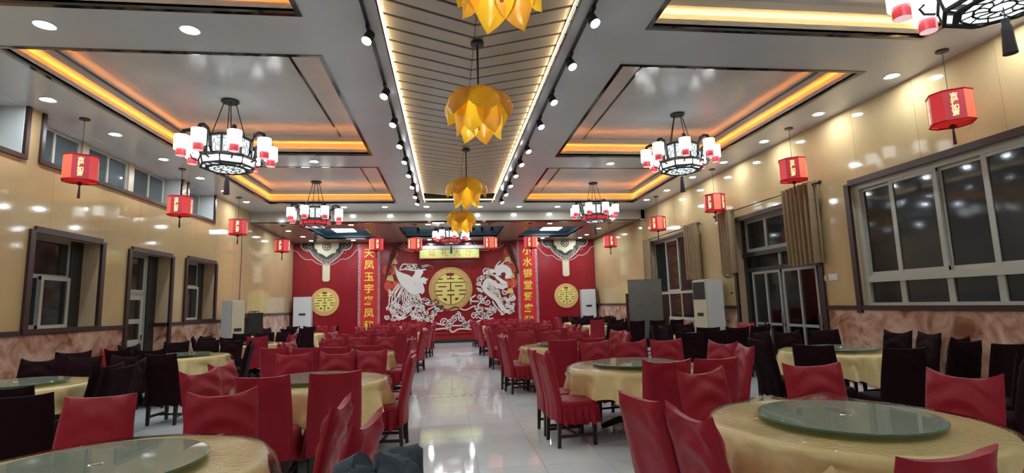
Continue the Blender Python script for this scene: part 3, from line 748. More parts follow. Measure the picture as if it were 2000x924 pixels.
# collar-shaped ornaments under the stage ceiling
def collar(cx, lab):
    t = thing('collar_ornament', lab, 'ornament', (cx, YW, 0)); z = ZS
    half = [(1.08, z), (1.06, z-0.16), (0.92, z-0.30), (0.72, z-0.32), (0.66, z-0.42), (0.50, z-0.62), (0.28, z-0.80), (0.07, z-0.94)]
    L = [(-x, q) for x, q in half]
    pts = smooth(half, 3) + smooth(L[::-1], 3)
    MB().poly(pts, 0, -0.015).build('lattice_field', M_ornd, t, False)
    m = MB().ribbon(smooth(half, 3), 0.05, -0.01, -0.035).ribbon(smooth(L, 3), 0.05, -0.01, -0.035)
    out = [(1.45, z-0.28), (1.22, z-0.38), (1.10, z-0.55), (0.85, z-0.72), (0.62, z-0.72), (0.40, z-0.88), (0.10, z-0.98)]
    m.ribbon(smooth(out, 3), 0.03, 0, -0.02).ribbon(smooth([(-x, q) for x, q in out], 3), 0.03, 0, -0.02)
    m.build('outline', M_ornl, t, False)
    inn = [(0.52, z-0.01), (0.50, z-0.22), (0.40, z-0.30), (0.38, z-0.42), (0.20, z-0.48), (0.0, z-0.62)]
    MB().poly(smooth(inn, 3) + smooth([(-x, q) for x, q in inn][::-1], 3)[1:], -0.014, -0.022).build('cream_field', M_ornc, t, False)
    m = MB(); rnd = random.Random(2)
    for k in range(26):
        a = PI*(k+0.5)/26; rx = 0.66 if k % 2 else 0.80
        x, q = rx*math.cos(a)*(1.1 if abs(math.cos(a)) > 0.8 else 0.82), z-0.08-0.72*math.sin(a)**1.2
        m.ring(x, q, 0.055+rnd.uniform(0, 0.02), 0.013, -0.014, -0.026, 10)
    m.build('lattice_scrolls', M_ornl, t, False)
    m = MB(); m.disc(0, z-0.15, 0.19, -0.02, -0.028, 24); m.build('wheel', M_ornd, t, False)
    m = MB(); m.disc(0, z-0.15, 0.05, -0.028, -0.04, 12)
    for k in range(8): m.disc(0.12*math.cos(k*PI/4), z-0.15+0.12*math.sin(k*PI/4), 0.035, -0.028, -0.036, 10)
    m.build('wheel_petals', M_ornc, t, False)
    m = MB(); m.poly([(-0.15, z-0.96), (0.15, z-0.96), (0.15, z-1.62), (0.09, z-1.68), (-0.09, z-1.68), (-0.15, z-1.62)], 0, -0.03); m.build('pendant_tag', M_ornc, t, False)
    m = MB(); m.ribbon([(-0.15, z-0.96), (-0.15, z-1.62), (-0.09, z-1.68), (0.09, z-1.68), (0.15, z-1.62), (0.15, z-0.96)], 0.03, -0.02, -0.04); m.poly([(0, z-0.86), (0.11, z-0.95), (0, z-1.03), (-0.11, z-0.95)], -0.03, -0.045); m.build('tag_border', M_ornl, t, False)
collar(-5.28, 'half-round collar ornament with pendant tag at top of left backdrop panel')
collar(5.39, 'half-round collar ornament with pendant tag at top of right backdrop panel')
# printed lantern strings and corner arcs beside the couplets
for sgn, x0, lab in ((-1, -2.42, 'string of three flat red lantern cut-outs beside the left couplet'), (1, 2.72, 'string of three flat red lantern cut-outs beside the right couplet')):
    t = thing('lantern_cutout', lab, 'cutout', (x0, YW, 0))
    for k, (dx, z) in enumerate(((-0.02*sgn, 3.95), (0.13*sgn, 3.22), (0.06*sgn, 2.52))):
        m = MB()
        for e in (-0.16, 0.16) if k else (0.0,): m.poly([(dx+e+0.17*math.cos(2*PI*i/18), z+0.22*math.sin(2*PI*i/18)) for i in range(18)], 0, -0.014-0.006*(e > 0))
        m.build('lantern_body', M_prred, t, False)
        m = MB()
        m.poly([(dx-0.10, z-0.24), (dx+0.10, z-0.24), (dx+0.16, z-0.46), (dx-0.16, z-0.46)], 0, -0.02).poly([(dx-0.08, z+0.20), (dx+0.08, z+0.20), (dx+0.08, z+0.25), (dx-0.08, z+0.25)], 0, -0.022)
        m.ribbon([(dx+0.17*math.cos(a), z+0.22*math.sin(a)) for a in [PI*j/8-PI/2 for j in range(9)]], 0.02, -0.01, -0.024)
        m.build('paper_tassel', M_pryel, t, False)
    m = MB()
    for r in (0.42, 0.54, 0.66): m.ribbon([(-1.0*sgn + sgn*0 + r*math.cos(a)*1.3, ZS-0.02+r*0.62*math.sin(a)) for a in [PI+PI*j/14 for j in range(15)]], 0.03, 0, -0.014)
    m.build('corner_arcs', M_ornl, t, False)
for sgn, x0, lab in ((-1, -2.1, 'dark maroon drape tied back at left of the main backdrop'), (1, 2.55, 'dark maroon drape tied back at right of the main backdrop')):
    m = MB(); n = 10
    for q in range(3):
        pts = []
        for k in range(n+1):
            u = k/n; pts.append((x0 + sgn*(0.62*u**0.75) + 0.06*q*sgn*(1-u), YW-0.10-0.03*q, ZS-0.02-1.5*u))
        m.tube(pts, [0.085-0.05*k/n for k in range(n+1)], 7)
    tag(m.build('stage_drape', M_drape), lab, 'curtain')

# ================================================================== LAMPS
# recessed downlights
dl_ring = MB().lathe([(0.075, 0.0), (0.105, 0.0), (0.11, -0.008), (0.105, -0.012), (0.075, -0.006)], 20, caps=False)
dl0 = thing('downlight', 'x', 'downlight', (0, 0, -50))
MB().lathe([(0.074, -0.006), (0.0, -0.008)], 16).build('lens', M_down, dl0, False)
dl_ring.build('rim', M_white, dl0)
def dls(pts, z, fmt, grp):
    for k, (x, y) in enumerate(pts): dup(dl0, (x, y, z), 0, fmt % ORD[k] if '%' in fmt else fmt, grp)
dls([(-5.93, y) for y in (1.8, 3.4, 5.0, 6.63, 8.23, 9.83, 11.45, 13.08, 14.5, 16.0)], ZC, 'round recessed downlight, %s from the front above the left wall', 'downlights along the left wall')
dls([(6.66, 3.55), (6.65, 5.12), (6.66, 6.68), (6.65, 8.24), (6.62, 9.83), (6.61, 11.44), (6.53, 12.9), (6.51, 14.5), (6.42, 15.9)], ZC, 'round recessed downlight, %s from the front above the right wall', 'downlights along the right wall')
dls([(-4.44, 6.02), (-2.92, 6.02)], ZC, 'round recessed downlight, %s from the left wall before the front left tray', 'downlights between the left trays')
dls([(-4.44, 0.5), (-2.92, 0.5), (3.4, 0.5), (5.1, 0.5), (-4.4, -1.6), (-1.4, -1.6), (2.2, -1.6), (5.1, -1.6)], ZC, 'unseen round downlight added over the entrance end, %s of eight', 'downlights over the entrance end')  # out of view, added to brighten the near end of the hall
dls([(-2.9, 11.55), (3.85, 11.6)], ZC, 'round recessed downlight between two trays, %s from the left', 'downlights between the trays')
dls([(-3.29, 16.9), (-2.01, 16.9), (-0.68, 16.9), (1.07, 16.95), (2.39, 16.95), (3.70, 17.0), (5.19, 17.0), (-4.6, 16.9)], ZC, 'round recessed downlight, %s in the row before the stage bulkhead', 'downlights before the bulkhead')
sp = [(-5.80, 19.7), (-5.71, 21.3), (-5.72, 22.6), (-3.99, 22.6), (-3.34, 18.4), (-2.41, 19.7), (-2.42, 21.3), (-0.69, 18.45), (-0.79, 22.7), (1.09, 18.55), (0.91, 22.7), (2.59, 19.7), (2.59, 21.6), (2.57, 22.6), (3.72, 18.5), (4.21, 22.7), (5.96, 19.85), (5.96, 21.7), (5.92, 22.7)]
front = [p for p in sp if p[1] < 19]; back = [p for p in sp if p[1] > 22.4]; mid = [p for p in sp if 19 < p[1] < 22.4]
for P_, nm in ((front, 'front'), (mid, 'middle'), (back, 'rear')):
    P_.sort()
    dls(P_, ZS-(0.0), 'round stage ceiling downlight, %s from left in the ' + nm + ' row', 'downlights in the stage ceiling')
for o in list(bpy.data.objects):
    if o.name.startswith('downlight') and o.location.z == ZS and abs(abs(o.location.x-0.075)-2.475) < 0.28: o.location.z = ZS-0.03
for c in list(dl0.children): bpy.data.objects.remove(c)
bpy.data.objects.remove(dl0)

# square panel lamps over the stage wings
for x, y, lab in ((-4.05, 20.65, 'bright square panel lamp in the left blue stage ceiling tray'), (4.28, 20.8, 'bright square panel lamp in the right blue stage ceiling tray')):
    t = thing('panel_lamp', lab, 'ceiling light', (x, y, ZS+0.22))
    MB().box(-0.42, 0.42, -0.75, 0.75, -0.04, 0.0).build('frame', M_white, t, False)
    MB().box(-0.39, 0.39, -0.72, 0.72, -0.05, -0.041).build('diffuser', M_lpanel, t, False)

# track spots beside the slatted vault
def track(x, ys, side):
    t = thing('light_track', 'black lighting track along the %s edge of the slatted vault' % side, 'track', (x, 0, ZC))
    MB().box(-0.018, 0.018, 1.2, 16.05, -0.035, 0.0).build('rail', M_black, t, False)
    for k, y in enumerate(ys):
        s = thing('track_spotlight', 'black spotlight, %s from the front on the %s track' % (ORD[k], side), 'spotlight', (x, y, ZC-0.035), 0, 'track spotlights')
        MB().box(-0.022, 0.022, -0.05, 0.05, -0.03, 0.0).build('adapter', M_black, s, False)
        m = MB().lathe([(0.030, 0.10), (0.055, 0.09), (0.060, -0.05), (0.056, -0.055), (0.05, -0.04)], 16, caps=False)
        m.lathe([(0.0, 0.10), (0.03, 0.10)], 16)
        R = Matrix.Rotation(math.radians(-28), 3, 'X') @ Matrix.Rotation(math.radians(14 if x < CX else -14), 3, 'Y')
        off = Vector((0, -0.0, -0.145))
        m.v = [tuple(R @ Vector(p) + off) for p in m.v]; hd = m.build('lamp_head', M_black, s)
        m = MB().lathe([(0.050, -0.042), (0.0, -0.046)], 16); m.v = [tuple(R @ Vector(p) + off) for p in m.v]; m.build('lens', M_spot, hd, False)
        MB().tube([(0, 0, -0.03), (0, 0, -0.10)], 0.012, 6).build('stem', M_black, s)
track(-0.88, [4.4, 5.75, 7.35, 8.55, 9.75, 10.85, 12.0, 13.2, 14.4, 15.4], 'left')
track(1.62, [4.1, 5.2, 6.25, 7.45, 8.55, 10.0, 11.0, 12.0, 13.05, 14.1, 15.2], 'right')
# small dark spotlights and projector in the blue stage tray
for k, x in enumerate((-1.15, -0.45, 0.10, 1.35, 1.75)):
    s = thing('stage_spotlight', 'small black spotlight, %s from left under the blue stage ceiling tray' % ORD[k], 'spotlight', (x, 20.3, ZS+0.22), 0, 'stage tray spotlights')
    MB().tube([(0, 0, 0), (0, 0, -0.16)], 0.02, 6).build('stem', M_black, s)
    MB().tube([(0, 0.06, -0.10), (0.02, -0.10, -0.26)], [0.06, 0.075], 12).build('lamp_head', M_black, s)
s = thing('projector', 'dark ceiling projector beside the stage chandelier', 'projector', (0.85, 20.0, ZS+0.22))
MB().tube([(0, 0, 0), (0, 0, -0.14)], 0.025, 8).build('mount', M_black, s)
MB().box(-0.2, 0.2, -0.16, 0.16, -0.27, -0.14).build('body', M_black, s, False)
MB().tube([(0.08, -0.15, -0.2), (0.08, -0.20, -0.2)], 0.045, 12).build('lens', M_silver, s)

# palace-lantern chandeliers
def chandelier(label, loc, drop, lower_mat, rz, name='chandelier', scale=1.0):
    t = thing(name, label, 'chandelier', loc, rz, 'palace style chandeliers'); t.scale = (scale,)*3
    d = -drop
    MB().lathe([(0.0, 0.0), (0.14, 0.0), (0.145, -0.03), (0.13, -0.045), (0.0, -0.05)], 20).build('canopy', M_black, t)
    m = MB()
    for k in range(4):
        a = PI/4+k*PI/2; m.tube([(0.09*math.cos(a), 0.09*math.sin(a), -0.04), (0.27*math.cos(a), 0.27*math.sin(a), d+0.24)], 0.009, 5)
    m.build('suspension_chain', M_black, t)
    n = 8; r = 0.37
    fr = MB()
    for zc, rr in ((d+0.22, r), (d-0.10, r)):
        fr.lathe([(rr+0.02, zc-0.018), (rr+0.02, zc+0.018), (rr-0.02, zc+0.018), (rr-0.02, zc-0.018), (rr+0.02, zc-0.018)], n, rz=PI/8, caps=False)
    for k in range(n):
        a = PI/8+k*PI/4; fr.tube([(r*math.cos(a), r*math.sin(a), d-0.11), (r*math.cos(a), r*math.sin(a), d+0.23)], 0.018, 5)
    # lower band
    r2, r3 = 0.45, 0.34
    for zc, rr in ((d-0.135, r2), (d-0.265, r2-0.03)):
        fr.lathe([(rr+0.014, zc-0.014), (rr+0.014, zc+0.014), (rr-0.02, zc+0.014), (rr-0.02, zc-0.014), (rr+0.014, zc-0.014)], n, rz=PI/8, caps=False)
    for k in range(n):
        a = PI/8+k*PI/4; c, s_ = math.cos(a), math.sin(a); fr.tube([(r*c, r*s_, d-0.10), (r2*c, r2*s_, d-0.135), ((r2-0.03)*c, (r2-0.03)*s_, d-0.265), (r3*c, r3*s_, d-0.30)], 0.014, 5)
    fr.lathe([(r3+0.02, d-0.31), (r3+0.02, d-0.29), (r3-0.03, d-0.29), (r3-0.03, d-0.31), (r3+0.02, d-0.31)], n, rz=PI/8, caps=False)
    fr.build('frame', M_black, t, False)
    for k in range(n):
        a0, a1 = PI/8+(k-1)*PI/4, PI/8+k*PI/4
        p = lambda rr, a, z: (rr*math.cos(a), rr*math.sin(a), z)
        g = MB().add([p(r-0.005, a0, d-0.09), p(r-0.005, a1, d-0.09), p(r-0.005, a1, d+0.21), p(r-0.005, a0, d+0.21)], [(0,1,2,3)]).build('drum_panel', M_lattice, t, False)
        A = Vector(p(r+0.004, a0, d-0.09)); B = Vector(p(r+0.004, a1, d-0.09)); up = Vector((0, 0, 0.30))
        q = lambda u, v: A+(B-A)*u+up*v
        m = MB()
        for poly in ([(0.1,0.06),(0.9,0.06),(0.9,0.94),(0.1,0.94),(0.1,0.06)], [(0.1,0.8),(0.3,0.8),(0.3,0.94)], [(0.9,0.8),(0.7,0.8),(0.7,0.94)], [(0.3,0.06),(0.42,0.3),(0.35,0.5),(0.5,0.62),(0.66,0.45),(0.58,0.25),(0.7,0.06)], [(0.5,0.62),(0.5,0.82)], [(0.1,0.35),(0.28,0.42),(0.2,0.6)], [(0.9,0.35),(0.74,0.4),(0.8,0.6)]):
            m.tube([q(*c) for c in poly], 0.006, 4)
        m.build('lattice', M_black, g, False)
        MB().add([p(r2-0.008, a0, d-0.14), p(r2-0.008, a1, d-0.14), p(r2-0.038, a1, d-0.26), p(r2-0.038, a0, d-0.26)], [(0,1,2,3)]).build('band_panel', lower_mat, t, False)
        MB().add([p(r+0.01, a0, d-0.11), p(r+0.01, a1, d-0.11), p(r2-0.01, a1, d-0.13), p(r2-0.01, a0, d-0.13)], [(0,1,2,3)]).build('shoulder_panel', M_lattice, t, False)
    bt = MB().lathe([(0.0, d-0.295), (r3-0.02, d-0.295)], n, rz=PI/8).build('base_disc', M_lattice, t, False)
    m = MB()
    for rr in (0.09, 0.2, 0.29): m.lathe([(rr+0.01, d-0.305), (rr+0.01, d-0.297), (rr-0.01, d-0.297), (rr-0.01, d-0.305), (rr+0.01, d-0.305)], 12, caps=False)
    for k in range(12):
        a = k*PI/6; m.tube([(0.09*math.cos(a), 0.09*math.sin(a), d-0.30), (0.16*math.cos(a+0.3), 0.16*math.sin(a+0.3), d-0.30), (0.29*math.cos(a), 0.29*math.sin(a), d-0.30)], 0.008, 4)
    m.build('base_lattice', M_black, bt, False)
    tz = d-0.31
    MB().tube([(0, 0, tz), (0, 0, tz-0.10)], 0.006, 5).build('tassel_cord', M_black, t)
    MB().lathe([(0.0, tz-0.09), (0.03, tz-0.11), (0.028, tz-0.16), (0.036, tz-0.18), (0.052, tz-0.42), (0.0, tz-0.43)], 12).build('tassel', M_tassel2, t)
    for k in range(n):
        a = k*PI/4; R = Matrix.Rotation(a, 3, 'Z')
        arm = MB().tube([R @ Vector(q) for q in ((0.38, 0, d-0.12), (0.42, 0, d+0.0), (0.44, 0, d+0.16), (0.50, 0, d+0.27), (0.58, 0, d+0.30), (0.655, 0, d+0.27), (0.68, 0, d+0.21))], 0.031, 7).build('arm', M_black, t)
        MB().tube([R @ Vector(q) for q in ((0.44, 0, d-0.20), (0.52, 0, d-0.17), (0.55, 0, d-0.11), (0.51, 0, d-0.08))], 0.013, 5).build('scroll', M_black, arm)
        c = tuple(R @ Vector((0.68, 0, 0)))
        MB().lathe([(0.0, d+0.215), (0.05, d+0.21), (0.106, d+0.195), (0.106, d+0.17)], 16, c, caps=False).build('lamp_cap', M_silver if False else M_trough, arm)
        sh = MB().lathe([(0.108, d+0.19), (0.109, d-0.05), (0.100, d-0.05)], 18, c, caps=False).build('lamp_shade', M_shade, arm)
        MB().lathe([(0.078, d-0.02), (0.075, d-0.155)], 16, c, caps=False).build('lower_glass', M_redglow, arm)
        MB().lathe([(0.074, d-0.153), (0.0, d-0.155)], 16, c).build('end_glass', M_pinkend, arm, False)
    return t
chandelier('white chandelier with eight shades under the front left ceiling tray', (-3.72, 9.15, ZP), 0.93, M_lattice, -0.28, scale=1.0)
chandelier('white chandelier with eight shades under the front right ceiling tray', (4.54, 9.40, ZP), 0.93, M_lattice, -0.30, scale=0.95)
chandelier('chandelier with red lower band under the left tray nearest the stage', (-3.72, 15.1, ZP), 1.02, M_redglow, -0.19, scale=1.0)
chandelier('chandelier with red lower band under the right tray nearest the stage', (4.47, 15.25, ZP), 0.97, M_redglow, 0.26, scale=0.95)
chandelier('nearest chandelier, cut off by the top edge at upper right', (4.76, 3.62, ZP), 0.93, M_lattice, 0.0, scale=1.0)
chandelier('white chandelier under the left tray closest to the entrance', (-3.72, 3.45, ZP), 0.93, M_lattice, 0.2)  # out of view, added as extra light for the dark front tables
chandelier('small chandelier with red lower band hanging over the stage front', (0.12, 19.3, ZS+0.22), 0.62, M_redglow, 0.2, scale=0.88)

# lotus pendants
def lotus():
    t = thing('lotus_pendant', 'x', 'pendant lamp', (0, 0, -50))
    MB().lathe([(0.0, 0.0), (0.085, 0.0), (0.085, -0.04), (0.0, -0.045)], 18).build('canopy', M_black, t)
    MB().tube([(0, 0, -0.04), (0, 0, -0.66)], 0.014, 7).build('stem', M_black, t)
    def petal(L, W, r0, dr, z0, curl):
        n, k = 10, 6; vs = []; fs = []
        for i in range(n+1):
            u = i/n
            wd = W*(math.sin(PI*min(1, u*0.5+0.16 if u < 0.68 else (u*0.5+0.16))) ** 0.8)*(1-max(0, (u-0.45)/0.55)**2.4)
            ang = 0.15+u*curl
            # arc: out then down
            rr = r0 + dr*math.sin(min(ang, PI*0.62)); zz = z0 - L*(1-math.cos(min(ang, PI*0.95)))*0.58
            for j in range(k+1):
                v = (j/k)*2-1
                vs.append((rr - 0.13*v*v*wd/W, v*wd/2, zz - 0.03*v*v))
        for i in range(n):
            for j in range(k):
                a = i*(k+1)+j; fs.append((a, a+1, a+k+2, a+k+1))
        return vs, fs
    for lay, (cnt, L, W, r0, dr, z0, curl, off) in enumerate(((6, 0.46, 0.47, 0.03, 0.42, -0.64, 1.95, 0.0), (6, 0.58, 0.40, 0.02, 0.29, -0.70, 2.15, PI/6))):
        vs, fs = petal(L, W, r0, dr, z0, curl)
        for q in range(cnt):
            a = off+q*2*PI/cnt; R = Matrix.Rotation(a, 3, 'Z')
            m = MB().add([R @ Vector(p) for p in vs], fs)
            o = m.build('petal', M_pet1 if (q+lay) % 2 else M_pet2, t, True, 80)
    MB().tube([(0, 0, -0.66), (0, 0, -1.18)], 0.016, 7).build('core_rod', M_pet1, t)
    MB().lathe([(0.0, -0.83), (0.035, -0.85), (0.05, -0.90), (0.035, -0.95), (0.0, -0.965)], 12).build('bulb', M_bulb, t)
    return t
lt0 = lotus()
for k, (x, y, z, s, lab) in enumerate(((0.41, 3.50, ZC+0.12, 1.0, 'yellow lotus pendant lamp, nearest, cut off at the top edge'), (0.41, 6.34, ZC+0.13, 1.0, 'large yellow lotus pendant lamp hanging from the slatted vault'),
                                  (0.415, 11.0, ZC+0.13, 1.0, 'middle yellow lotus pendant lamp further along the slatted vault'), (0.40, 14.9, ZC+0.13, 1.0, 'small yellow lotus pendant lamp nearest the stage'))):
    dup(lt0, (x, y, z), 0.3+k*0.37, lab, 'lotus pendants', (s, s, s))
for c in list(lt0.children): bpy.data.objects.remove(c)
bpy.data.objects.remove(lt0)

# red wall lanterns
def lantern(label, x, y, zc, drop, rz):
    t = thing('red_lantern', label, 'lantern', (x, y, zc), rz, 'hanging red lanterns')
    r, hh = 0.235, 0.40; z1 = -drop; z0 = z1-hh
    MB().lathe([(0.0, 0.0), (0.075, 0.0), (0.075, -0.02), (0.0, -0.025)], 14).build('canopy', M_black, t)
    MB().tube([(0, 0, -0.02), (0, 0, z1)], 0.004, 5).build('cord', M_black, t)
    b8 = [PI/8+k*PI/4 for k in range(8)]
    cs = []
    w1, w2 = 0.225, 0.11   # broad printed faces and narrow lit corners
    c8 = [(w1, -w2), (w1, w2), (w2, w1), (-w2, w1), (-w1, w2), (-w1, -w2), (-w2, -w1), (w2, -w1)]
    for k in range(8):
        a, bb = c8[k], c8[(k+1) % 8]
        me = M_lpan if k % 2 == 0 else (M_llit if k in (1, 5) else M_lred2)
        pn = MB().add([(*a, z0), (*bb, z0), (*bb, z1), (*a, z1)], [(0,1,2,3)]).build('side_panel', me, t, False)
        if k % 2 == 0:
            ang = math.atan2((a[1]+bb[1])/2, (a[0]+bb[0])/2)
            for q, ch in enumerate('吉祥如意'):
                d = 0.004+w1
                if zc: text_mesh(ch, 0.085, 'character', M_ltxt, pn, (d*math.cos(ang), d*math.sin(ang), z1-0.09-q*0.078), (PI/2, 0, ang+PI/2), 0.001, 0.002)
    m = MB()
    for z in (z0, z1):
        m.tube([(*c, z) for c in c8+c8[:1]], 0.011, 5)
    m.build('frame', M_lred, t, False)
    MB().add([(*c, z0+0.02) for c in c8], [tuple(range(8))]).build('bottom_panel', M_lred, t, False)
    MB().lathe([(0.0, z0+0.12), (0.03, z0+0.15), (0.035, z0+0.2), (0.0, z0+0.25)], 10).build('bulb', M_lbulb, t)
    MB().lathe([(0.0, z0), (0.035, z0-0.02), (0.042, z0-0.045), (0.02, z0-0.07), (0.0, z0-0.075)], 10).build('knot', M_tassel, t)
    MB().lathe([(0.006, z0-0.07), (0.012, z0-0.09), (0.022, z0-0.28), (0.0, z0-0.285)], 8).build('tassel', M_tassel, t)
    return t
LP = [(-5.94, 9.05, ZC, 0.66, 0.55), (-5.93, 12.23, ZC, 0.66, 0.10), (-5.90, 15.38, ZC, 0.66, 0.30), (6.69, 5.90, ZC, 0.63, 0.95), (6.62, 9.03, ZC, 0.64, 0.95), (6.66, 12.1, ZC, 0.67, 0.55), (6.53, 15.4, ZC, 0.67, 0.70)]
for k, (x, y, zc, dp, rz) in enumerate(LP):
    sd = 'left' if x < 0 else 'right'; kk = k if k < 3 else k-3
    lantern('red hanging lantern, %s from the front along the %s wall' % (ORD[kk], sd), x, y, zc, dp, rz)
for k, x in enumerate((-5.62, -2.48, -1.15, 1.52, 2.98, 5.95)):
    lantern('red lantern under the stage ceiling, %s from the left' % ORD[k], x, 18.45, ZS, 0.50, 0.3*k)

# ================================================================== FURNITURE
CW, CT, CH = 0.45, 0.075, 1.0
def back_cover_mesh(seed, sag, ear, mat, swag):
    rnd = random.Random(seed); nx, nz = 16, 22
    p1, p2, p3 = rnd.uniform(0, 6), rnd.uniform(0, 6), rnd.uniform(-0.25, 0.25)
    e0, e1 = ear*rnd.uniform(0.5, 1.3), ear*rnd.uniform(0.5, 1.3)
    vs = []; fs = []
    N = nx+1
    def top(s):
        e = e0 if s < 0 else e1
        return CH - sag*(1-abs(s)**2.2)*(1+p3*s) + e*abs(s)**5
    for k in range(nz+1):
        u = k/nz
        for side in (1, -1):
            for i in range(N):
                s = -1+2*i/nx
                if side < 0: s = -s
                zt = top(s); z0 = 0.27+0.012*math.sin(7*s+p1)
                z = z0+(zt-z0)*(u**0.85)
                t = CT/2*(max(0, 1-abs(s)**7))**0.5 * (1-0.62*max(0, (u-0.86)/0.14)**1.5) + 0.004
                wide = CW/2*(1+0.05*(1-u)+0.015*math.sin(5*u+p1))
                lean = -0.20-0.115*max(0, (z-0.42)/0.58)**1.15
                dz = zt - z
                fold = swag*math.exp(-dz/0.16)*math.sin((dz+0.22*(1-s*s)+0.03*s*math.sin(p2))*2*PI/0.17+p1*0.3)*(1-s*s)**0.7*(1-math.exp(-dz/0.05))
                fold += 0.006*math.sin(9*s+p2)*(1-u)**1.2 + 0.012*math.exp(-((abs(s)-0.75+0.4*(1-u))/0.10)**2)*(u > 0.3)*0.5
                y = lean + side*(t + fold*0.9) 
                if side < 0: y = lean - t - fold*0.9
                vs.append((s*wide, y, z))
    M_ = 2*N
    for k in range(nz):
        for i in range(M_):
            j = (i+1) % M_; fs.append((k*M_+i, k*M_+j, (k+1)*M_+j, (k+1)*M_+i))
    o = nz*M_
    for i in range(nx): fs.append((o+i, o+i+1, o+2*N-2-i, o+2*N-1-i))
    return MB().add(vs, fs).mesh('back_cover', mat, True, 60)
def seat_mesh(mat):
    n = 7; vs = []; fs = []
    prof = []
    # domed seat top over a rounded box
    ring = []
    def sq(a, h, w_, d_):
        c, s = math.cos(a), math.sin(a); e = 0.28
        return (w_*math.copysign(abs(c)**e, c), d_*math.copysign(abs(s)**e, s)+0.02, h)
    K = 32
    rows = [(0.39, 0.222, 0.222), (0.455, 0.228, 0.228), (0.478, 0.215, 0.215), (0.487, 0.15, 0.15), (0.490, 0.07, 0.07)]
    for h, w_, d_ in rows:
        for i in range(K): vs.append(sq(2*PI*i/K, h, w_, d_))
    for r in range(len(rows)-1):
        for i in range(K):
            j = (i+1) % K; fs.append((r*K+i, r*K+j, (r+1)*K+j, (r+1)*K+i))
    fs.append(tuple((len(rows)-1)*K+i for i in range(K))); fs.append(tuple(range(K))[::-1])
    return MB().add(vs, fs).mesh('seat_cover', mat, True, 50)
def skirt_mesh(seed, mat):
    rnd = random.Random(seed); ph = rnd.uniform(0, 6); K = 84; vs = []; fs = []
    def path(i):
        u = i/K*3.0     # right side, front, left side
        if u < 1: return (0.232, -0.18+0.43*u, 1, 0)
        if u < 2: return (0.232-0.464*(u-1), 0.25, 0, 1)
        return (-0.232, 0.25-0.43*(u-2), -1, 0)
    R = 5
    for k in range(R+1):
        v = k/R
        for i in range(K+1):
            x, y, nx_, ny = path(i)
            a = (0.010+0.020*v)*v**0.6*math.sin(i*1.15+ph+0.5*math.sin(i*0.37)) + 0.016*v
            vs.append((x+nx_*a, y+ny*a, 0.435-v*(0.195+0.012*math.sin(i*0.9+ph))))
    for k in range(R):
        for i in range(K): a = k*(K+1)+i; fs.append((a, a+1, a+K+2, a+K+1))
    return MB().add(vs, fs).mesh('skirt', mat, True, 70)
leg_me = {}
for key, (x, y, dx, dy) in dict(fl=(0.19, 0.20, 0, 0), fr=(-0.19, 0.20, 0, 0), bl=(0.19, -0.19, 0, 0.02), br=(-0.19, -0.19, 0, 0.02)).items():
    leg_me[key] = MB().taper(x, y - (0.03 if y < 0 else 0), 0.0, 0.42, 0.017, 0.024, dx, dy).mesh('leg', M_wood, False)
str_me = MB().box(0.178, 0.202, -0.2, 0.19, 0.10, 0.13).box(-0.202, -0.178, -0.2, 0.19, 0.10, 0.13).box(-0.18, 0.18, -0.02, 0.004, 0.10, 0.125).mesh('stretcher', M_wood, False)
bow_me = MB().tube([(-0.06, 0, 0), (-0.03, 0.015, 0.03), (0, 0, 0.0), (0.03, 0.015, 0.035), (0.07, 0.0, 0.01)], [0.006, 0.016, 0.01, 0.018, 0.008], 7).mesh('ribbon_knot', M_red)
VAR = [(11, 0.030, 0.006, 0.036), (23, 0.016, 0.003, 0.014), (37, 0.045, 0.009, 0.044), (41, 0.026, 0.012, 0.030)]
PROTO = {}
for colr, mat in (('red', M_red), ('dark', M_dark)):
    seat = seat_mesh(mat)
    for k, (sd, sag, ear, swag) in enumerate(VAR):
        PROTO[colr, k] = (back_cover_mesh(sd, sag, ear, mat, swag), seat, skirt_mesh(sd, mat))
WORD = {'red': 'red satin', 'dark': 'dark maroon'}
LABELS = set()
def chair(colr, x, y, face, where, var=None, z=0.0, group=None, knot=False):
    """x, y = centre of the top of the back; face = heading of the sitter in degrees (0 = +x, 90 = +y)"""
    if var is None: var = random.choice((0, 0, 1, 2, 3))
    a = math.radians(face); f = Vector((math.cos(a), math.sin(a)))
    loc = (x+0.31*f.x, y+0.31*f.y, z)
    lab = '%s chair, %s' % (WORD[colr], where)
    t = thing('banquet_chair', lab, 'chair', loc, a-PI/2, 'banquet chairs with cloth covers')
    bk_, st_, sk_ = PROTO[colr, var]
    link('back_cover', bk_, t); s = link('seat_cover', st_, t); link('skirt', sk_, t)
    for q in ('fl', 'fr', 'bl', 'br'): link('leg', leg_me[q], t)
    link('stretcher', str_me, t)
    if knot: o = link('ribbon_knot', bow_me, t); o.location = (0.10, -0.30, 0.985)
    return t

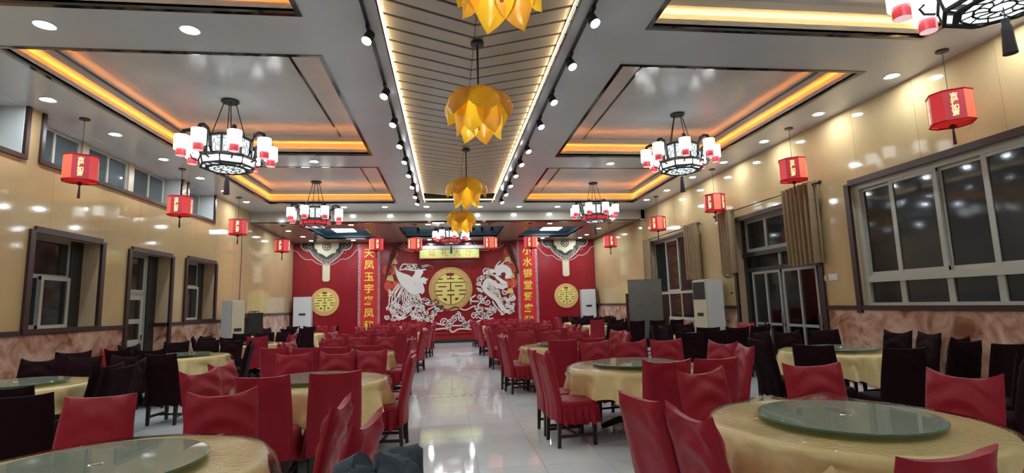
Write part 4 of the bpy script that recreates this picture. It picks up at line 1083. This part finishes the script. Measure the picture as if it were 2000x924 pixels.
# ---- tables
def cloth_mesh(seed):
    rnd = random.Random(seed); K = 120; r = 0.79; th0 = rnd.uniform(0, PI/2); p = [rnd.uniform(0, 6) for _ in range(5)]
    vs = [(0, 0, 0.765)]; fs = []
    rings = [(0.35, 0.765), (0.70, 0.765), (0.775, 0.763), (0.792, 0.752)]
    for rr, z in rings:
        for i in range(K): vs.append((rr*math.cos(2*PI*i/K), rr*math.sin(2*PI*i/K), z))
    H = 9
    for k in range(1, H+1):
        v = k/H
        for i in range(K):
            a = 2*PI*i/K
            hem = 0.375 - 0.115*math.cos(4*(a-th0)) + 0.02*math.sin(9*a+p[0])
            z = 0.752 + (hem-0.752)*v
            fold = 1.1*(1-abs(math.sin(8*a+p[1]+0.9*math.sin(2*a+p[2])))**0.8*1.6) + 0.25*math.sin(23*a+p[3]) + 0.6*max(0, math.cos(4*(a-th0)))**6
            rr = 0.792 + (0.014 + 0.085*v**0.7)*fold*v**0.5 + 0.02*v
            vs.append((rr*math.cos(a), rr*math.sin(a), z))
    for i in range(K): fs.append((0, 1+i, 1+(i+1) % K))
    for k in range(len(rings)+H-1):
        for i in range(K):
            j = (i+1) % K; b0 = 1+k*K; fs.append((b0+i, b0+K+i, b0+K+j, b0+j))
    return MB().add(vs, fs).mesh('tablecloth', M_gold, True, 80)
def film_mesh(seed, ridge=None):
    rnd = random.Random(seed); K = 96; th0 = rnd.uniform(0, PI/2); p = [rnd.uniform(0, 6) for _ in range(4)]
    vs = [(0, 0, 0.773)]; fs = []
    rs = [0.2, 0.45, 0.62, 0.74, 0.80]
    for q, rr in enumerate(rs):
        for i in range(K):
            a = 2*PI*i/K; z = 0.773 + 0.003*math.sin(5*a+q)
            if ridge is not None:
                d = math.cos(a-ridge); 
                z += 0.05*max(0, d)**60*(rr/0.8)**2 + 0.03*max(0, math.cos(a-ridge-0.55))**90*(rr/0.8)**2
            vs.append((rr*math.cos(a), rr*math.sin(a), z))
    for k in range(1, 5):
        v = k/4
        for i in range(K):
            a = 2*PI*i/K
            c = max(0, math.cos(4*(a-th0)))**2
            ln = 0.085 + 0.11*c + 0.02*math.sin(11*a+p[0])
            out = 0.035 + 0.055*c + 0.03*math.sin(8*a+p[1])*v + 0.012*math.sin(19*a+p[2])
            rr = 0.80 + out*v**0.7; z = 0.770 - ln*v**1.3
            if ridge is not None: z += 0.05*max(0, math.cos(a-ridge))**60*(1-v)
            vs.append((rr*math.cos(a), rr*math.sin(a), z))
    for i in range(K): fs.append((0, 1+i, 1+(i+1) % K))
    for k in range(len(rs)+3):
        for i in range(K):
            j = (i+1) % K; b0 = 1+k*K; fs.append((b0+i, b0+K+i, b0+K+j, b0+j))
    return MB().add(vs, fs).mesh('plastic_cover', M_plastic, True, 60)
top_me = MB().lathe([(0.0, 0.715), (0.77, 0.715), (0.775, 0.735), (0.77, 0.758), (0.0, 0.758)], 40).mesh('tabletop', M_wood)
ped_me = MB().lathe([(0.16, 0.10), (0.07, 0.18), (0.06, 0.55), (0.13, 0.66), (0.30, 0.715)], 18).mesh('pedestal', M_wood)
foot_me = MB().tube([(0.0, 0, 0.14), (0.2, 0, 0.12), (0.42, 0, 0.035)], [0.045, 0.04, 0.035], 8).mesh('foot', M_wood)
glass_me = MB().lathe([(0.0, 0.800), (0.498, 0.800), (0.50, 0.806), (0.498, 0.812), (0.0, 0.812)], 64).mesh('glass_disc', M_gturn)
edge_me = MB().lathe([(0.4985, 0.7995), (0.5015, 0.801), (0.5015, 0.811), (0.4985, 0.8125)], 64, caps=False).mesh('glass_edge', M_gedge)
base_me = MB().lathe([(0.0, 0.774), (0.185, 0.774), (0.19, 0.785), (0.16, 0.792), (0.17, 0.7990), (0.0, 0.7992)], 28).mesh('swivel_base', M_postwood)
hub_me = MB().lathe([(0.0, 0.8125), (0.035, 0.8125), (0.03, 0.817), (0.0, 0.818)], 16).mesh('centre_cap', M_silver)
CLOTH = [cloth_mesh(s) for s in (1, 2, 3)]; FILM = [film_mesh(s) for s in (4, 5, 6)]
film1 = film_mesh(14, ridge=math.radians(62))
def table(x, y, where, k, ridge=False):
    t = thing('round_table', 'round banquet table on dark pedestal, ' + where, 'table', (x, y, 0), 0.4*k, 'round banquet tables')
    link('tabletop', top_me, t); link('pedestal', ped_me, t)
    for q in range(4): f = link('foot', foot_me, t); f.rotation_euler = (0, 0, q*PI/2)
    c = link('tablecloth', CLOTH[k % 3], None, (x, y, 0)); c.rotation_euler = (0, 0, 0.7*k); tag(c, 'yellow tablecloth on the ' + where, 'tablecloth', 'yellow tablecloths')
    p = link('plastic_cover', film1 if ridge else FILM[k % 3], None, (x, y, 0)); p.rotation_euler = (0, 0, 0 if ridge else 1.1*k); tag(p, 'clear plastic cover over yellow cloth on the ' + where, 'table cover', 'clear plastic table covers')
    g = thing('glass_turntable', 'round glass turntable on the ' + where, 'turntable', (x, y, 0), 0, 'glass turntables')
    link('glass_disc', glass_me, g); link('glass_edge', edge_me, g); link('swivel_base', base_me, g); link('centre_cap', hub_me, g)

ROW = {'LI': 'left aisle row', 'RI': 'right aisle row', 'LO': 'left wall row', 'RO': 'right wall row'}
TAB = {
 'LI': [(-1.78, 2.98), (-1.50, 6.20), (-1.80, 9.80), (-1.72, 13.4), (-1.65, 16.9), (-1.65, 20.2)],
 'RI': [(2.45, 3.08), (2.25, 6.32), (2.12, 9.75), (2.10, 13.3), (2.05, 16.8), (2.05, 20.2)],
 'LO': [(-5.08, 6.95), (-4.98, 10.6), (-4.90, 13.75), (-5.05, 18.7)],
 'RO': [(5.55, 6.95), (5.62, 10.9), (5.35, 17.6), (5.4, 20.7)],
}
kk = 0
for r in TAB:
    for i, (x, y) in enumerate(TAB[r]):
        table(x, y, '%s table, %s' % (ORD[i], ROW[r]), kk, r == 'RI' and i == 0); kk += 1

SEATS = []   # ring seats: name, dx, dy, heading
for nm, dx in (('left', -0.54), ('middle', 0.0), ('right', 0.54)):
    SEATS.append(('near side %s seat' % nm, dx, -1.16+0.10*abs(dx)/0.54, 90-14*dx/0.54*-1*-1))
for nm, dx in (('left', -0.54), ('middle', 0.0), ('right', 0.54)):
    SEATS.append(('far side %s seat' % nm, dx, 1.16-0.10*abs(dx)/0.54, 270+14*dx/0.54*-1))
for nm, dy in (('near', -0.30), ('far', 0.30)):
    SEATS.append(('left side %s seat' % nm, -1.14, dy, -14*dy/0.30*1)); SEATS.append(('right side %s seat' % nm, 1.14, dy, 180+14*dy/0.30))
rr_ = random.Random(21)
def ring(row, i, colr, skip=(), only=None, odd=()):
    x, y = TAB[row][i]
    for nm, dx, dy, hd in SEATS:
        if any(s in nm for s in skip) or (only and not any(s in nm for s in only)): continue
        if nm.startswith('near'): hd = 90 + (14 if dx > 0 else -14 if dx < 0 else 0)
        cc = ('red' if colr == 'dark' else 'dark') if nm in odd else colr
        chair(cc, x+dx+rr_.uniform(-.05, .05), y+dy+rr_.uniform(-.05, .06), hd+rr_.uniform(-9, 9), '%s, %s table, %s' % (nm, ORD[i], ROW[row]))

def lab(row, i, nm): return '%s, %s table, %s' % (nm, ORD[i], ROW[row])
# right aisle row, first table
chair('red', 1.10, 3.03, 12, lab('RI', 0, 'left side far seat'), 1)
chair('red', 1.19, 2.58, 4, lab('RI', 0, 'left side near seat'), 2)
chair('red', 2.00, 4.06, 282, lab('RI', 0, 'far side left seat'), 2)
chair('red', 2.98, 4.08, 256, lab('RI', 0, 'far side middle seat'), 0)
chair('red', 3.54, 3.30, 196, lab('RI', 0, 'right side seat'), 2)
chair('red', 1.72, 1.70, 97, lab('RI', 0, 'near side seat'), 0)
chair('red', 2.45, 1.93, 118, lab('RI', 0, 'near side corner seat'), 1)
# second
chair('red', 1.05, 5.92, 8, lab('RI', 1, 'left side near seat with ribbon knot'), 1, knot=True)
chair('red', 1.02, 6.48, 2, lab('RI', 1, 'left side far seat'), 1)
chair('red', 2.08, 7.42, 278, lab('RI', 1, 'far side left seat'), 0)
chair('red', 2.62, 7.42, 262, lab('RI', 1, 'far side middle seat'), 2)
chair('red', 3.10, 7.30, 262, lab('RI', 1, 'far side right seat'), 0)
chair('red', 3.56, 6.55, 203, lab('RI', 1, 'right side far seat'), 2)
chair('red', 3.46, 5.85, 170, lab('RI', 1, 'right side near seat'), 3)
chair('red', 2.00, 4.72, 84, lab('RI', 1, 'near side left seat'), 3)
chair('red', 2.50, 4.74, 90, lab('RI', 1, 'near side right seat'), 1)
# third and beyond
chair('red', 1.73, 7.95, 82, lab('RI', 2, 'near side left seat standing tall'), 1)
chair('red', 2.24, 8.10, 96, lab('RI', 2, 'near side middle seat'), 1)
ring('RI', 2, 'red', skip=('near side',))
for i in (3, 4, 5): ring('RI', i, 'red')
# left aisle row
chair('red', -2.44, 4.10, 276, lab('LI', 0, 'far side left seat'), 1)
chair('red', -1.62, 4.08, 291, lab('LI', 0, 'far side right seat with peaked ears'), 2)
chair('red', -0.66, 3.38, 178, lab('LI', 0, 'right side far seat seen edge-on'), 2)
chair('red', -0.42, 2.82, 170, lab('LI', 0, 'right side middle seat with peaked top'), 2)
jc = chair('red', -0.17, 2.12, 178, lab('LI', 0, 'right side near seat under the dark jacket'), 1); jc.scale = (1, 1, 0.95)
chair('red', -2.45, 5.60, -24, lab('LI', 1, 'left side near seat'), 2)
chair('red', -2.54, 6.32, -12, lab('LI', 1, 'left side far seat'), 2)
chair('red', -1.60, 4.83, 95, lab('LI', 1, 'near side left seat'), 1)
chair('red', -1.01, 4.93, 106, lab('LI', 1, 'near side right seat'), 1)
chair('red', -2.03, 7.30, 283, lab('LI', 1, 'far side left seat'), 0)
chair('red', -1.48, 7.32, 276, lab('LI', 1, 'far side middle seat'), 2)
chair('red', -1.05, 7.36, 258, lab('LI', 1, 'far side right seat'), 0)
chair('red', -0.42, 6.18, 176, lab('LI', 1, 'right side near seat on the aisle'), 1)
chair('red', -0.46, 6.78, 184, lab('LI', 1, 'right side far seat on the aisle'), 1)
for k, (x, y, hd) in enumerate(((-2.68, 8.55, 84), (-2.12, 8.32, 93), (-1.70, 8.25, 90), (-1.22, 8.28, 84))):
    chair('red', x, y, hd, lab('LI', 2, 'near side, %s chair from the left' % ORD[k]), 1)
ring('LI', 2, 'red', skip=('near side',))
for i in (3, 4, 5): ring('LI', i, 'red')
# left wall row
ring('LO', 0, 'dark', skip=('near side', 'left side'))
chair('dark', -3.14, 4.30, 112, lab('LO', 0, 'near side chair beside the red chair'), 1)
chair('dark', -3.62, 4.80, 106, lab('LO', 0, 'near side chair partly behind another'), 1)
chair('dark', -3.58, 6.30, 172, lab('LO', 0, 'outer right side chair near the aisle'), 1)
chair('dark', -6.02, 9.35, 300, 'standing by the marble dado left of the first door', 3)
chair('dark', -4.06, 8.06, 84, lab('LO', 1, 'tall near side chair pulled out'), 1)
ring('LO', 1, 'dark', skip=('near side right', 'right side near'), odd=('left side near seat',))
chair('dark', -3.45, 9.75, 190, lab('LO', 1, 'pulled out right side chair'), 1)
ring('LO', 2, 'dark', odd=('near side right seat', 'right side near seat'))
ring('LO', 3, 'dark', skip=('near side left',), odd=('right side near seat', 'far side right seat'))
# right wall row
ring('RO', 0, 'dark', skip=('near side', 'left side'), odd=())
chair('dark', 4.63, 4.90, 82, lab('RO', 0, 'near side chair standing tall before the table'), 1)
chair('dark', 4.14, 5.62, 34, lab('RO', 0, 'left side chair leaning in'), 1)
chair('dark', 4.10, 6.60, 5, lab('RO', 0, 'left side far chair'), 1)
chair('dark', 5.78, 5.30, 95, lab('RO', 0, 'near side chair next to the wall group'), 1)
chair('dark', 6.20, 5.75, 110, lab('RO', 0, 'near side chair closest to the marble dado'), 3)
chair('dark', 4.92, 3.95, 120, 'turned away behind the red chair at far right', 1)
chair('dark', 5.45, 4.35, 100, 'standing between the marble dado and the front right tables', 3)
chair('dark', 5.9, 4.9, 80, 'second from the marble dado near the big window', 1)
ring('RO', 1, 'dark', skip=('far side right',), odd=('right side far seat',))
chair('dark', 4.05, 8.55, 60, lab('RO', 1, 'pulled out near side chair'), 1)
chair('dark', 4.75, 8.95, 85, lab('RO', 1, 'second pulled out near side chair'), 1)
for k, (x, y, hd) in enumerate(((4.30, 13.3, 100), (4.75, 14.25, 84), (5.30, 14.35, 95), (5.85, 14.25, 88), (6.45, 14.3, 100), (3.95, 12.1, 60))):
    chair('dark', x, y, hd, 'standing before the grey board, %s of six' % ORD[k], 1)
ring('RO', 2, 'dark', odd=('near side left seat',))
ring('RO', 3, 'dark', odd=('left side near seat', 'left side far seat'))

# ---- teapots
def teapot(x, y, where):
    t = thing('teapot', 'small steel teapot on the ' + where, 'teapot', (x, y, 0.813), 0.6, 'steel teapots')
    MB().lathe([(0.05, 0.0), (0.075, 0.04), (0.07, 0.10), (0.045, 0.135), (0.0, 0.14)], 16).build('body', M_silver, t)
    MB().lathe([(0.04, 0.135), (0.03, 0.155), (0.012, 0.16), (0.014, 0.18), (0.0, 0.185)], 12).build('lid', M_silver, t)
    MB().tube([(0.06, 0, 0.05), (0.11, 0, 0.08), (0.13, 0, 0.13)], [0.016, 0.011, 0.008], 8).build('spout', M_silver, t)
    MB().tube([(-0.06, 0, 0.11), (-0.115, 0, 0.10), (-0.115, 0, 0.05), (-0.065, 0, 0.03)], 0.008, 7).build('handle', M_silver, t)
teapot(-4.75, 13.5, 'third table of the left wall row'); teapot(-5.0, 18.4, 'fourth table of the left wall row'); teapot(-1.5, 16.7, 'fifth table of the left aisle row')

# ---- dark jacket thrown over a chair
t = thing('jacket', 'dark blue jacket thrown over the chair back at bottom centre', 'jacket', (-0.22, 2.05, 0.0))
def jacket(seed, ax, ay, ox, oy, z0):
    rnd = random.Random(seed); n, k = 30, 24; vs = []; fs = []
    for i in range(n+1):
        for j in range(k+1):
            u = i/n*2-1; v = j/k*2-1
            s = v*ax
            bump = 0.75*(0.022*math.sin(9*u+2*v+seed) + 0.018*math.sin(13*v-5*u+seed) + 0.014*math.sin(21*u+3*math.sin(6*v)) + rnd.uniform(-.003, .003))
            dn = max(0, abs(s)-0.055)
            x = ox + math.copysign(min(abs(s), 0.055+0.25*dn), s) + bump*0.7*(1 if s > 0 else -1)
            z = z0 - dn*0.93 - 0.05*u*u - 0.10*max(0, abs(u)-0.75) + bump
            vs.append((x, oy + u*ay + 0.03*math.sin(5*v+seed), z))
    for i in range(n):
        for j in range(k): a = i*(k+1)+j; fs.append((a, a+1, a+k+2, a+k+1))
    return MB().add(vs, fs)
jacket(3, 0.46, 0.23, 0.03, 0.0, 1.0).build('body', M_denim, t, True, 80)
jacket(8, 0.20, 0.20, -0.10, -0.04, 0.95).build('collar', M_denim, t, True, 80)
MB().tube([(-0.12, 0.14, 0.93), (-0.18, 0.17, 0.90), (-0.22, 0.19, 0.78), (-0.23, 0.19, 0.58)], [0.065, 0.07, 0.06, 0.055], 12).build('sleeve', M_denim, t)
MB().tube([(0.03, -0.20, 0.93), (-0.10, -0.24, 0.90), (-0.14, -0.28, 0.78), (-0.13, -0.28, 0.60)], [0.065, 0.07, 0.06, 0.055], 12).build('sleeve', M_denim, t)

# ---- floor standing air conditioners
def aircon(label, x, y, z, rz, W, D, H, mat, vent, side):
    t = thing('air_conditioner', label, 'air conditioner', (x, y, z), rz, 'cabinet air conditioners')
    MB().box(-W/2, W/2, -D/2+0.02, D/2, 0, H).build('cabinet', side, t, False)
    MB().box(-W/2+0.004, W/2-0.004, -D/2-0.01, -D/2+0.02, 0.02, H-0.02).build('front_panel', mat, t, False)
    yf = -D/2-0.012
    if vent:
        MB().box(-W/2+0.03, W/2-0.03, yf-0.006, yf+0.004, H-0.50, H-0.06).build('air_outlet', M_black, t, False)
        for k in range(6): MB().box(-W/2+0.04, W/2-0.04, yf-0.014, yf-0.004, H-0.47+k*0.068, H-0.46+k*0.068).build('louver', M_black, t, False)
    MB().box(-0.13, 0.13, yf-0.006, yf+0.002, H*0.55, H*0.55+0.085).build('display', M_black, t, False)
    MB().box(-W/2+0.01, W/2-0.01, yf-0.001, yf+0.003, H*0.28, H*0.28+0.008).build('panel_joint', M_dullalu, t, False)
    MB().box(-W/2+0.05, -W/2+0.13, yf-0.002, yf+0.002, H*0.20, H*0.20+0.02).build('badge', M_dullalu, t, False)
    MB().box(-W/2-0.01, W/2+0.01, -D/2-0.012, D/2+0.01, -0.0, 0.04).build('base', M_dullalu, t, False)
aircon('cream and white cabinet air conditioner against the left wall beside the loudspeaker', -5.93, 15.35, 0, math.radians(68), 0.46, 0.34, 1.88, M_offwhite, False, M_white)
aircon('cream cabinet air conditioner with dark top vent against the right wall', 6.58, 12.65, 0, math.radians(-84), 0.58, 0.48, 2.04, M_offwhite, True, M_white)
aircon('white cabinet air conditioner standing at the left end of the stage', -6.14, 23.18, 0.40, 0.10, 0.72, 0.42, 1.72, M_white, False, M_white)
aircon('white cabinet air conditioner standing at the right end of the stage', 6.28, 23.18, 0.40, -0.05, 0.64, 0.42, 1.74, M_white, False, M_white)

# ---- loudspeaker on a dark side table
t = thing('side_table', 'low dark table under the loudspeaker by the left wall', 'table', (-5.95, 17.0, 0))
MB().box(-0.35, 0.35, -0.42, 0.42, 0.80, 0.86).build('tabletop', M_wood, t, False)
for x in (-0.31, 0.31):
    for y in (-0.38, 0.38): MB().box(x-0.025, x+0.025, y-0.025, y+0.025, 0, 0.80).build('leg', M_wood, t, False)
t = thing('loudspeaker', 'black loudspeaker standing on the dark side table', 'loudspeaker', (-5.95, 17.0, 0.86), 0.5)
MB().box(-0.22, 0.22, -0.24, 0.24, 0, 0.66).build('cabinet', M_black, t, False)
MB().box(-0.20, 0.20, -0.255, -0.24, 0.02, 0.64).build('grille', M_void, t, False)
MB().tube([(-0.14, -0.0, 0.66), (-0.14, 0, 0.70), (0.14, 0, 0.70), (0.14, 0, 0.66)], 0.015, 6).build('handle', M_black, t)

# ---- grey board between two brown posts
t = thing('standing_board', 'grey board on two dark posts in front of the far right window', 'board', (5.95, 15.3, 0), -0.16)
MB().box(-0.52, 0.50, -0.015, 0.015, 0.25, 2.20).build('panel', M_board, t, False)
MB().box(-0.60, -0.52, -0.04, 0.04, 0, 1.78).build('post', M_postwood, t, False)
MB().box(0.50, 0.66, -0.05, 0.05, 0, 1.72).build('post', M_postwood, t, False)
MB().box(-0.52, 0.50, -0.03, 0.03, 0.18, 0.25).build('rail', M_postwood, t, False)
for x in (-0.56, 0.58): MB().box(x-0.04, x+0.04, -0.22, 0.22, 0, 0.05).build('foot', M_postwood, t, False)

# ---- curtains on rods along the right wall
def curtain(label, y0, y1, z0, z1, seed):
    rnd = random.Random(seed); n = 70; m = 8; vs = []; fs = []; X = XR-0.14
    nf = max(3, (y1-y0)/0.14)
    for k in range(m+1):
        v = k/m
        for i in range(n+1):
            u = i/n
            a = 0.065*(0.85+0.3*math.sin(3*u+seed))
            vs.append((X + a*math.sin(2*PI*nf*u + 0.25*v*math.sin(9*u+seed)), y0+(y1-y0)*(u*(1-0.06*v)+0.03*v), z1+(z0-z1)*v + 0.015*v*math.sin(6*u+seed)))
    for k in range(m):
        for i in range(n): a = k*(n+1)+i; fs.append((a, a+1, a+n+2, a+n+1))
    o = MB().add(vs, fs).build('curtain', M_curtain, None, True, 80)
    tag(o, label, 'curtain', 'beige eyelet curtains')
curtain('short beige curtain at the near side of the right wall door', 8.85, 9.80, 2.15, 3.72, 1)
curtain('short beige curtain at the far side of the right wall door', 11.75, 12.50, 2.15, 3.72, 2)
curtain('beige curtain at the near side of the far right window', 13.55, 14.40, 2.10, 3.70, 3)
curtain('beige curtain at the far side of the far right window', 17.05, 17.60, 2.0, 3.66, 4)
def rod(label, y0, y1, z):
    t = thing('curtain_rod', label, 'curtain rod', (XR-0.13, 0, z), 0, 'curtain rods')
    MB().tube([(0, y0, 0), (0, y1, 0)], 0.014, 8).build('pole', M_black, t)
    for y in (y0, y1):
        MB().lathe([(0, -0.04), (0.032, -0.02), (0.036, 0.0), (0.032, 0.02), (0, 0.04)], 10, (0, y, 0)).build('finial', M_black, t)
    for y in (y0+0.14, y1-0.14): MB().box(-0.01, 0.13, y-0.012, y+0.012, -0.012, 0.012).build('bracket', M_black, t, False)
rod('black curtain rod above the right wall door', 8.72, 12.62, 3.66)
rod('black curtain rod above the far right window', 13.5, 17.5, 3.64)

# ---- wall switches, sockets, horn, cables
def plate(label, X, y, z, w, h, out, name='wall_switch', n=1):
    t = thing(name, label, 'switch' if name == 'wall_switch' else 'socket', (X-out*0.012, y, z))
    MB().box(-0.008, 0.008, -w/2, w/2, -h/2, h/2).build('plate', M_white, t, False)
    for k in range(n):
        c = -w/2+(k+0.5)*w/n; MB().box(-out*0.012-0.003, -out*0.012+0.003, c-w/n*0.36, c+w/n*0.36, -h*0.32, h*0.32).build('rocker' if name == 'wall_switch' else 'outlet', M_white if name == 'wall_switch' else M_black, t, False)
plate('wide white switch plate on the right wall beside the door curtain', XR, 8.78, 1.88, 0.22, 0.12, 1, n=3)
plate('small white switch plate next to the wide one on the right wall', XR, 9.02, 1.875, 0.09, 0.11, 1)
plate('small white socket on the right wall beside the cream air conditioner', XR, 12.28, 1.68, 0.09, 0.11, 1, 'wall_socket')
plate('white socket on the dado of the left wall behind the loudspeaker', XL-0.02, 18.4, 1.55, 0.16, 0.14, -1, 'wall_socket')
t = thing('wall_horn', 'small grey horn bracket on the right wall above the cream air conditioner', 'horn', (XR, 12.35, 2.08))
MB().tube([(0, 0, 0), (-0.10, 0, 0.0), (-0.16, 0, 0.06)], [0.02, 0.03, 0.03], 8).build('arm', M_dullalu, t)
MB().lathe([(0.03, 0.0), (0.05, 0.05), (0.09, 0.10)], 12, (-0.16, 0, 0.05), caps=False).build('bell', M_dullalu, t)
m = MB().tube([(XL+0.02, 17.0, 4.05), (XL+0.025, 17.05, 3.2), (XL+0.02, 17.02, 2.4), (XL+0.02, 17.05, 1.45)], 0.008, 5)
tag(m.build('power_cable', M_black), 'thin dark cable hanging down the left wall behind the loudspeaker', 'cable')
m = MB().tube([(6.62, 23.3, 2.45), (6.70, 23.1, 2.1), (6.74, 22.9, 1.6), (6.66, 22.8, 1.2)], 0.025, 6)
tag(m.build('insulated_pipe', M_black), 'dark pipe hanging behind the right stage air conditioner', 'pipe')

# ---- striped floor tape strips across the aisle
def tape(label, y, x0, x1):
    t = thing('floor_tape', label, 'tape', (0, y, 0.0), 0)
    MB().box(x0, x1, -0.022, 0.022, 0.0004, 0.0014).build('white_strip', M_tape, t, False)
    n = int((x1-x0)/0.13)
    for k in range(n): MB().add([(x0+k*0.13, -0.022, 0.0018), (x0+k*0.13+0.065, -0.022, 0.0018), (x0+k*0.13+0.09, 0.022, 0.0018), (x0+k*0.13+0.025, 0.022, 0.0018)], [(0,1,2,3)]).build('dash', M_black, t, False)
tape('nearer black and white striped tape across the aisle floor', 9.33, -0.85, 1.20)
tape('farther black and white striped tape across the aisle floor', 16.4, -0.75, 1.15)
